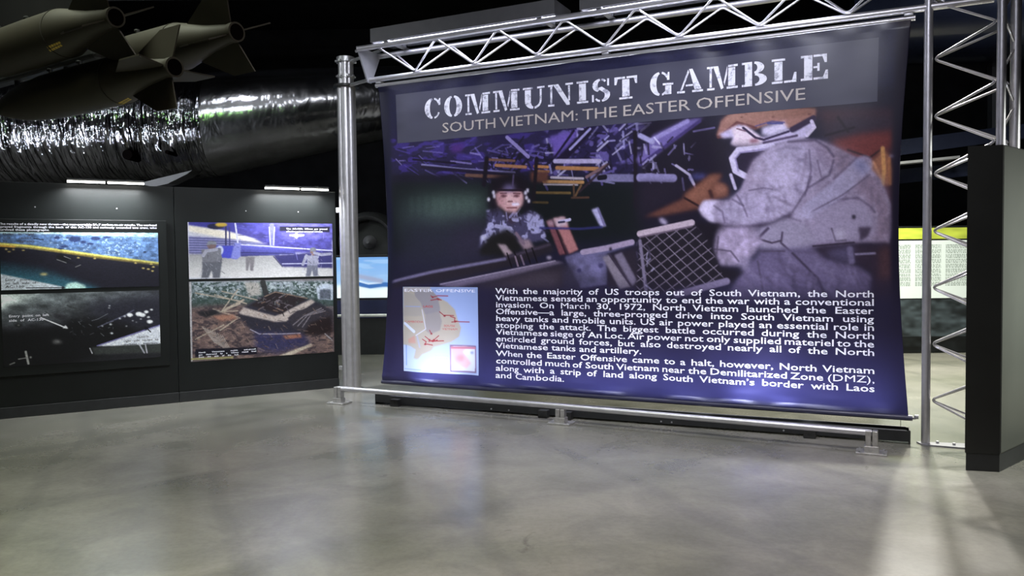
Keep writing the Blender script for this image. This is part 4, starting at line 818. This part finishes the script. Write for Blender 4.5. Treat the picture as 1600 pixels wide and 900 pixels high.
# ------------------------------------------------------------------ lattice tower at the right end
tw = thing('truss_tower', 'upright silver lattice tower between the banner and the black kiosk', 'truss', (3.449, 6.649, 0))
TC = [(0, 0), (3.885-3.449, 6.375-6.649), (4.075-3.449, 6.50-6.649)]
for (x, y), r, zt in zip(TC, (.034, .034, .038), (3.72, 4.2, 4.2)): MB().tube([(x, y, .012), (x, y, zt)], r, 18).done('chord', ALU, tw, True)
NZ = [3.19-.469*k for k in range(7)]
for j in (1, 2):
    x, y = TC[j]; full = [(x*.94, y*.94, 3.19+.70), (.02, .0-.01, 3.19+.469)]
    for z in NZ: full += [(x*.95, y*.95, z+.235), (.03, -.015, z)]
    full.append((x*.95, y*.95, .14)); path = [full[0]]
    for a, b, c in zip(full, full[1:], full[2:]): path += bend(a, b, c, 4)
    path.append(full[-1]); MB().tube(path, .0105, 8).done('lattice_bar', ALU, tw, True)
x1, y1 = TC[1]; x2, y2 = TC[2]; path = [(x1, y1, .2)]
for k in range(17): path.append(((x1, x2)[k % 2 == 0], (y1, y2)[k % 2 == 0], .2+.235*(k+1)))
MB().tube(path, .010, 8).done('lattice_bar', ALU, tw, True)
MB().prism([(-.05, .05, 0), (-.05, -.05, 0), (x1-.01, y1-.012, 0), (x1+.02, y1+.02, 0), (x2, y2+.04, 0)], (0, 0, .012)).done('base_plate', GREYP, tw)
m = MB()
for x, y in ((.09, -.02), (.19, -.09)): m.tube([(x, y, .012), (x, y, .03)], .012, 6)
m.done('bolt', ALU2, tw)
# ------------------------------------------------------------------ low guard rail in front of the banner
ra = thing('guard_rail', 'low silver rail on three stubby posts along the foot of the banner', 'rail', BA.loc(-5.831, -.347), BA.a)
RP = [(0, 0), (2.70, -.055), (5.435, -.157)]
MB().tube([(*RP[0], .165), (RP[1][0], RP[1][1], .165), (*RP[2], .165)], .027, 16).done('rail_tube', ALU, ra, True)
for x, y in RP:
    MB().box(x-.115, x+.115, y-.085, y+.085, 0, .014, .003).done('base_plate', STEEL, ra)
    MB().box(x-.046, x-.004, y-.036, y+.036, .014, .185 if x != RP[1][0] else .142, .006).box(x+.004, x+.046, y-.036, y+.036, .014, .185 if x != RP[1][0] else .142, .006).box(x-.055, x+.055, y-.042, y+.042, .014, .062, .004).done('post', STEEL, ra)
    m = MB()
    for a in (-.09, .09):
        for b in (-.062, .062): m.tube([(x+a, y+b, .012), (x+a, y+b, .024)], .010, 6)
    m.done('bolt', ALU2, ra)
# ------------------------------------------------------------------ black uplight trough on the floor
ul_ang = BA.a+math.atan2(.16, 5.3)
ul = thing('uplight_trough', 'long low black light trough on the floor under the banner', 'light fixture', BA.loc(-5.42, -.225), ul_ang)
UL = 5.30
MB().prism([(0, 0, .02), (0, 0, .112), (0, .012, .112), (0, .012, .035), (0, .155, .035), (0, .155, .112), (0, .167, .112), (0, .167, .02)], (UL, 0, 0)).done('housing', BLK2, ul)
for x in (-.01, UL): MB().box(x, x+.01, 0, .167, .0, .114).done('end_cap', BLK2, ul)
MB().box(.02, UL-.02, -.004, .012, .112, .118).box(.02, UL-.02, .153, .169, .112, .118).done('top_lip', GREYP, ul)
for x in (.28, 2.02, 2.27, 4.52):
    MB().box(x-.05, x+.05, -.075, -.001, 0, .078, .006).tube([(x, -.075, .05), (x, -.083, .05)], .012, 8).done('foot', RUB, ul)
m = MB()
for x in (1.42, 1.62, 3.2, 3.3, 4.3): m.tube([(x, 0, .04), (x, -.006, .04)], .008, 8)
m.done('rivet', ALU2, ul)
for x in (.62, 1.55, 2.6, 3.55, 4.5):
    MB().tube([(x-.05, .083, .05), (x+.05, .083, .05)], .028, 12).done('lamp', mat('uplight_lens', (.8, .85, 1.), .3, emit=3), ul, True)
q = BA.loc(-2.8, -.19, .10); o = area('uplight', q, BA.loc(-2.8, -.05, .8), 5.1, 120, (.76, .80, 1.0), .06, 105); o.rotation_euler = (math.radians(180), 0, BA.a)
for x, pw in ((.70, 27), (4.1, 20)):
    o = area('uplight', BA.loc(-5.42+x, -.21, .112), BA.loc(-5.42+x, -.13, .62), .5, pw, (.76, .82, 1.0), .06, 95)
#@@REST
# ------------------------------------------------------------------ black kiosk at the right edge
kd = Vector((.76, .65)); kang = math.atan2(.65, .76)
ki = thing('display_kiosk', 'tall black free-standing panel kiosk standing in front of the lattice tower', 'kiosk', (3.532, 5.764, 0), kang)
MB().prism([(0, 0, .13), (1.9, 0, .13), (1.9, .19, .13), (-.127, .19, .13)], (0, 0, 2.24)).done('panel', KIOSK, ki)
MB().box(.010, 1.895, -.004, 0, .14, 2.362).done('lit_face_overlay', mat('charcoal_lit_face', (.055, .058, .052), .35, 0, .1, 2), ki)  # added sheet in a lighter colour so this side looks lit
MB().prism([(.004, .004, 0), (1.896, .004, 0), (1.896, .186, 0), (-.118, .186, 0)], (0, 0, .128)).done('plinth', BLK2, ki)
# ------------------------------------------------------------------ bombs on their rack
BD = Vector((-.829, .56, 0)).normalized(); BANG = math.atan2(BD.y, BD.x)
def bomb(px, py, D, roll, label, stripe, k=1.0):
    t = thing('finned_bomb', label, 'bomb', at_depth(px, py, D), BANG, 'olive bombs hanging at the upper left')
    t.scale = (k, k, k)
    # local +x runs to the nose; the tail tube end is at the origin
    pr = [(0, .050), (.06, .053), (.22, .075), (.42, .118), (.50, .134), (.52, .137), (.9, .140), (1.3, .138), (1.6, .118), (1.85, .075), (2.0, .035), (2.06, .02)]
    MB().tube([(x, 0, 0) for x, r in pr], [r for x, r in pr], 36).done('body', OLIVE, t, True)
    MB().tube([(-.006, 0, 0), (.03, 0, 0)], .055, 24).done('tail_ring', OLIVE, t, True)
    MB().tube([(-.008, 0, 0), (-.001, 0, 0)], .044, 24).done('fuze_well', HOLE, t)
    for q in range(4):
        a = roll+q*PI/2; u = Vector((0, math.cos(a), math.sin(a))); n = Vector((0, -math.sin(a), math.cos(a)))*.004
        MB().prism([Vector((x, 0, 0))+u*r-n for x, r in ((.40, .10), (.02, .04), (-.04, .225), (.14, .225))], n*2).done('tail_fin', OLIVE, t)
    MB().tube([(.515, 0, 0), (.525, 0, 0)], .1395, 36).done('joint_band', mat('dark_seam', (.02, .018, .012), .7), t, True)
    for x in (.95, 1.3): MB().tube([(x, 0, .13), (x, 0, .165), (x+.03, 0, .17)], .012, 8).done('suspension_lug', BLK2, t)
    if stripe:
        st = []
        for row in range(2):
            for c in range(6):
                x0 = .50-row*.008-c*.020; a0 = stripe+row*.14
                st.append((x0, a0))
        m = MB()
        for x0, a0 in st:
            x0 += .04; rr = [np.interp(x, [p[0] for p in pr], [p[1] for p in pr])+.0012 for x in (x0, x0-.016)]
            vs = [m.b.verts.new((x, r*math.cos(a), r*math.sin(a))) for x, r, a in ((x0, rr[0], a0), (x0-.016, rr[1], a0), (x0-.016, rr[1], a0+.10), (x0, rr[0], a0+.10))]
            m.b.faces.new(vs)
        m.done('stencil_marking', YEL, t)
    return t
bomb(180, 27, 4.35, math.radians(64), 'olive bomb with a yellow stencil patch, highest of the three', -PI*.92+1.9)
bomb(272, 105, 4.35, math.radians(4), 'lowest olive bomb of the three, its belly over the display wall', -PI*.92+1.25)
bomb(369, 50, 4.50, math.radians(66), 'unmarked olive bomb behind the lowest one, nearest the silver post', None)
ra_c = Vector(at_depth(238, 52, 4.62))
rk = thing('bomb_rack', 'dark rack beam between the three olive bombs', 'rack', ra_c, BANG)
MB().box(.55, 2.1, -.05, .05, -.06, .07, .02).done('beam', BLK2, rk)
MB().box(.8, 1.9, -.03, .03, .06, 9-ra_c.z, .006).done('pylon', DARK, rk)
for x in (.95, 1.6):
    MB().tube([(x, 0, 0), (x, .16, .05)], .018, 8).tube([(x, 0, 0), (x, -.16, .05)], .018, 8).tube([(x, 0, 0), (x, 0, -.2)], .018, 8).done('sway_brace', BLK2, rk)
# ------------------------------------------------------------------ polished aircraft behind the display wall
ac = thing('polished_aircraft', 'polished bare metal aircraft body with buckled skin behind the black display wall', 'aircraft', (-6, 17, 0))
def loft(st, Y, n=48):
    # stations: pixel column, top row, bottom row -> rings on a body about Y away
    b = MB(); prev = None
    for px, t, bo in st:
        p, q = at_depth(px, t, Y), at_depth(px, bo, Y); c = (p+q)/2; r = (p[2]-q[2])/2
        ringv = [b.b.verts.new((c[0]+6, c[1]-17+r*.98*math.cos(2*PI*k/n)+r*.0, c[2]+r*math.sin(2*PI*k/n))) for k in range(n)]
        if prev:
            for k in range(n): b.b.faces.new((prev[k], prev[(k+1) % n], ringv[(k+1) % n], ringv[k]))
        else: b.b.faces.new(ringv[::-1])
        prev = ringv
    b.b.faces.new(prev); return b
loft([(-330, 30, 330), (-150, 52, 316), (0, 78, 304), (160, 98, 292), (338, 115, 276)], 17).done('buckled_skin_section', SKIN_W, ac, True)
loft([(336, 114, 277), (440, 109, 254), (540, 106, 232), (650, 103, 208), (760, 101, 186)], 17).done('smooth_skin_section', SKIN_S, ac, True)
loft([(333, 113.5, 278), (341, 113.5, 277)], 17).done('rivet_band', SKIN_W, ac, True)
loft([(-330, -150, 92), (-60, -165, 70), (30, -190, 42), (110, -215, 8), (200, -250, -40)], 14).done('engine_pod', SKIN_W, ac, True)
def wp(x, y, Y): p = at_depth(x, y, Y); return (p[0]+6, p[1]-17, p[2])
MB().prism([wp(215, 287, 15.8), wp(250, 278, 15.8), wp(300, 266, 15.8), wp(292, 272, 15.8), wp(262, 287, 15.8), wp(240, 292, 15.8)], (0, .5, .03)).done('bay_door', mat('pale_door_metal', (.10, .10, .105), .5, .6), ac)
for x, y, r in ((219, 247, .13), (279, 243, .05)):
    p = Vector(wp(x, y, 16.3)); MB().tube([p+Vector((0, -.55, .0)), p+Vector((0, .3, 0))], r*.75, 20).done('vent_port', HOLE, ac)
# jet pod seen through the gap beside the post
c = Vector(wp(574, 378, 15.2))
m = MB()
pts = [(.0, .46), (-.04, .49), (0, .53), (.15, .58), (.6, .6), (1.6, .5)]
m.tube([c+Vector((0, y, 0)) for y, r in pts[1:]], [r for y, r in pts[1:]], 40, cap=False).done('nacelle', BLK2, ac, True)
MB().tube([c+Vector((0, -.04, 0)), c+Vector((0, .0, 0)), c+Vector((0, .35, 0))], [.49, .45, .40], 40, cap=False).done('intake_lip', mat('dull_grey_metal', (.16, .16, .17), .4, .8), ac, True)
MB().tube([c+Vector((0, .25, 0)), c+Vector((0, .32, 0))], .41, 40).done('fan_face', BLK2, ac)
MB().tube([c+Vector((0, .0, 0)), c+Vector((0, .1, 0)), c+Vector((0, .28, 0))], [.03, .10, .14], 20).done('spinner', mat('grey_spinner', (.10, .10, .11), .5), ac, True)
# ------------------------------------------------------------------ dark aircraft behind the tower
dc = thing('dark_aircraft', 'dark navy aircraft body and wing behind the lattice tower', 'aircraft', (10, 14, 0))
def dp(x, y, Y): p = at_depth(x, y, Y); return Vector((p[0]-10, p[1]-14, p[2]))
a, b_ = dp(1330, 40, 15), dp(1800, 0, 13.5)
MB().tube([a, a.lerp(b_, .5), b_], [.75, .85, .85], 40).done('fuselage', NAVY, dc, True)
MB().prism([dp(1380, 222, 13), dp(1660, 186, 12.4), dp(1660, 208, 12.4), dp(1380, 246, 13)], (.3, 2.6, .15)).done('wing', NAVY, dc)
MB().prism([dp(1380, 255, 12.8), dp(1500, 243, 12.6), dp(1500, 247, 12.6), dp(1380, 259, 12.8)], (.1, .5, .02)).done('flap_edge', ALU2, dc)
MB().prism([dp(1380, 268, 13.2), dp(1660, 236, 12.8), dp(1660, 258, 12.8), dp(1380, 290, 13.2)], (.2, 1.6, .1)).done('flap', NAVY, dc)
MB().tube([dp(1560, 225, 14.6), Vector((dp(1560, 225, 14.6).x, dp(1560, 225, 14.6).y, 0))], .09, 12).tube([dp(1560, 60, 14.6), dp(1560, 230, 14.6)], .2, 12).done('landing_gear_leg', BLK2, dc)
# ------------------------------------------------------------------ graphic wall at the back right
GR = Frame((5.6, 12.75, 0), 0.0)
gp = thing('graphic_panel', 'back wall information panel with lime header, white text sheet and dark photograph', 'information panel', GR.loc(0, 0), 0)
gx0, gx1 = .30, 2.9
MB().box(gx0-.04, gx1+.04, .004, .10, 0, 2.03, .004).done('panel', BLK, gp)
A = Ink(60, 10, gx0, gx1, 1.825, 2.0, (150, 160, 60), GR); A.mottle([(1380, 340), (1700, 330), (1700, 400), (1380, 400)], .2, 6, 4)
A.sheet('header_band', PHOTO, gp, lambda U, Z: (U, np.zeros_like(U), Z), 1.3)
A = Ink(420, 120, gx0, gx1, .88, 1.80, (188, 196, 196), GR)
for i in range(26):
    y = 9+i*3.35
    for cx in np.arange(8, 410, 78):
        x = cx
        while x < cx+66:
            l = A.rng.uniform(2, 7); A.im[int(y):int(y)+2, int(x):int(min(x+l, cx+66))] = (118, 128, 124); x += l+1.6
A.sheet('text_sheet', PHOTO, gp, lambda U, Z: (U, np.zeros_like(U), Z), 1.2)
A = Ink(160, 60, gx0, gx1, .02, .86, (44, 50, 54), GR); N = A.vnoise(14, 5)+.6*A.vnoise(5, 3); A.im *= (.35+.95*N)[..., None]; A.im[42:] *= .35
A.sheet('dark_photograph', PHOTO, gp, lambda U, Z: (U, np.zeros_like(U), Z), 1.0)
# ------------------------------------------------------------------ backlit picture seen between post and banner
MR = Frame((-2.4, 13.4, 0), 0.0)
mu = thing('backlit_picture_wall', 'pale blue backlit sky picture on a dark stand, seen between post and banner', 'display', MR.loc(0, 0), 0)
MB().box(-.9, 1.9, .02, .16, 0, 1.68, .006).done('stand', BLK2, mu)
MB().box(-.9, 1.9, .0, .019, .62, .92, .003).done('lower_band', mat('deep_blue_panel', (.012, .016, .06), .5), mu)
A = Ink(220, 60, -.8, 1.8, .96, 1.64, (120, 170, 220), MR)
for j in range(60): A.im[j] = np.array((112, 158, 216))*(1-j/60)+np.array((170, 200, 232))*(j/60)
A.patches([(300, 380), (900, 380), (900, 430), (300, 430)], (160, 196, 232), 30, 6, .5, 3, .6)
for x in (-1, 0): pass
A.crop(545, 390, 3.6)
A.poly([(-400, 205), (60, 200), (110, 214), (200, 212), (600, 190), (600, 280), (-400, 280)], (226, 238, 240), 2)
A.line([(20, 176), (70, 196), (120, 206), (190, 196), (330, 200)], 26, (60, 104, 168), 2); A.line([(60, 178), (110, 192), (180, 186)], 9, (210, 226, 244), 1.5); A.line([(56, 150), (180, 176)], 26, (150, 160, 190), 4)
A.sheet('picture', LIGHTBOX, mu, lambda U, Z: (U, np.zeros_like(U)-.002, Z), 1.0)
br = thing('barrier_rail', 'pale waist-high barrier bar in front of the backlit picture', 'rail', MR.loc(0, -1.1), 0)
MB().tube([(-.9, 0, .74), (1.9, 0, .74)], .022, 12).done('bar', mat('pale_enamel', (.7, .72, .66), .4), br, True)
for x in (-.85, 1.85): MB().tube([(x, 0, 0), (x, 0, .73)], .02, 12).tube([(x, 0, 0), (x, 0, .012)], .11, 20).done('post', BLK2, br, True)
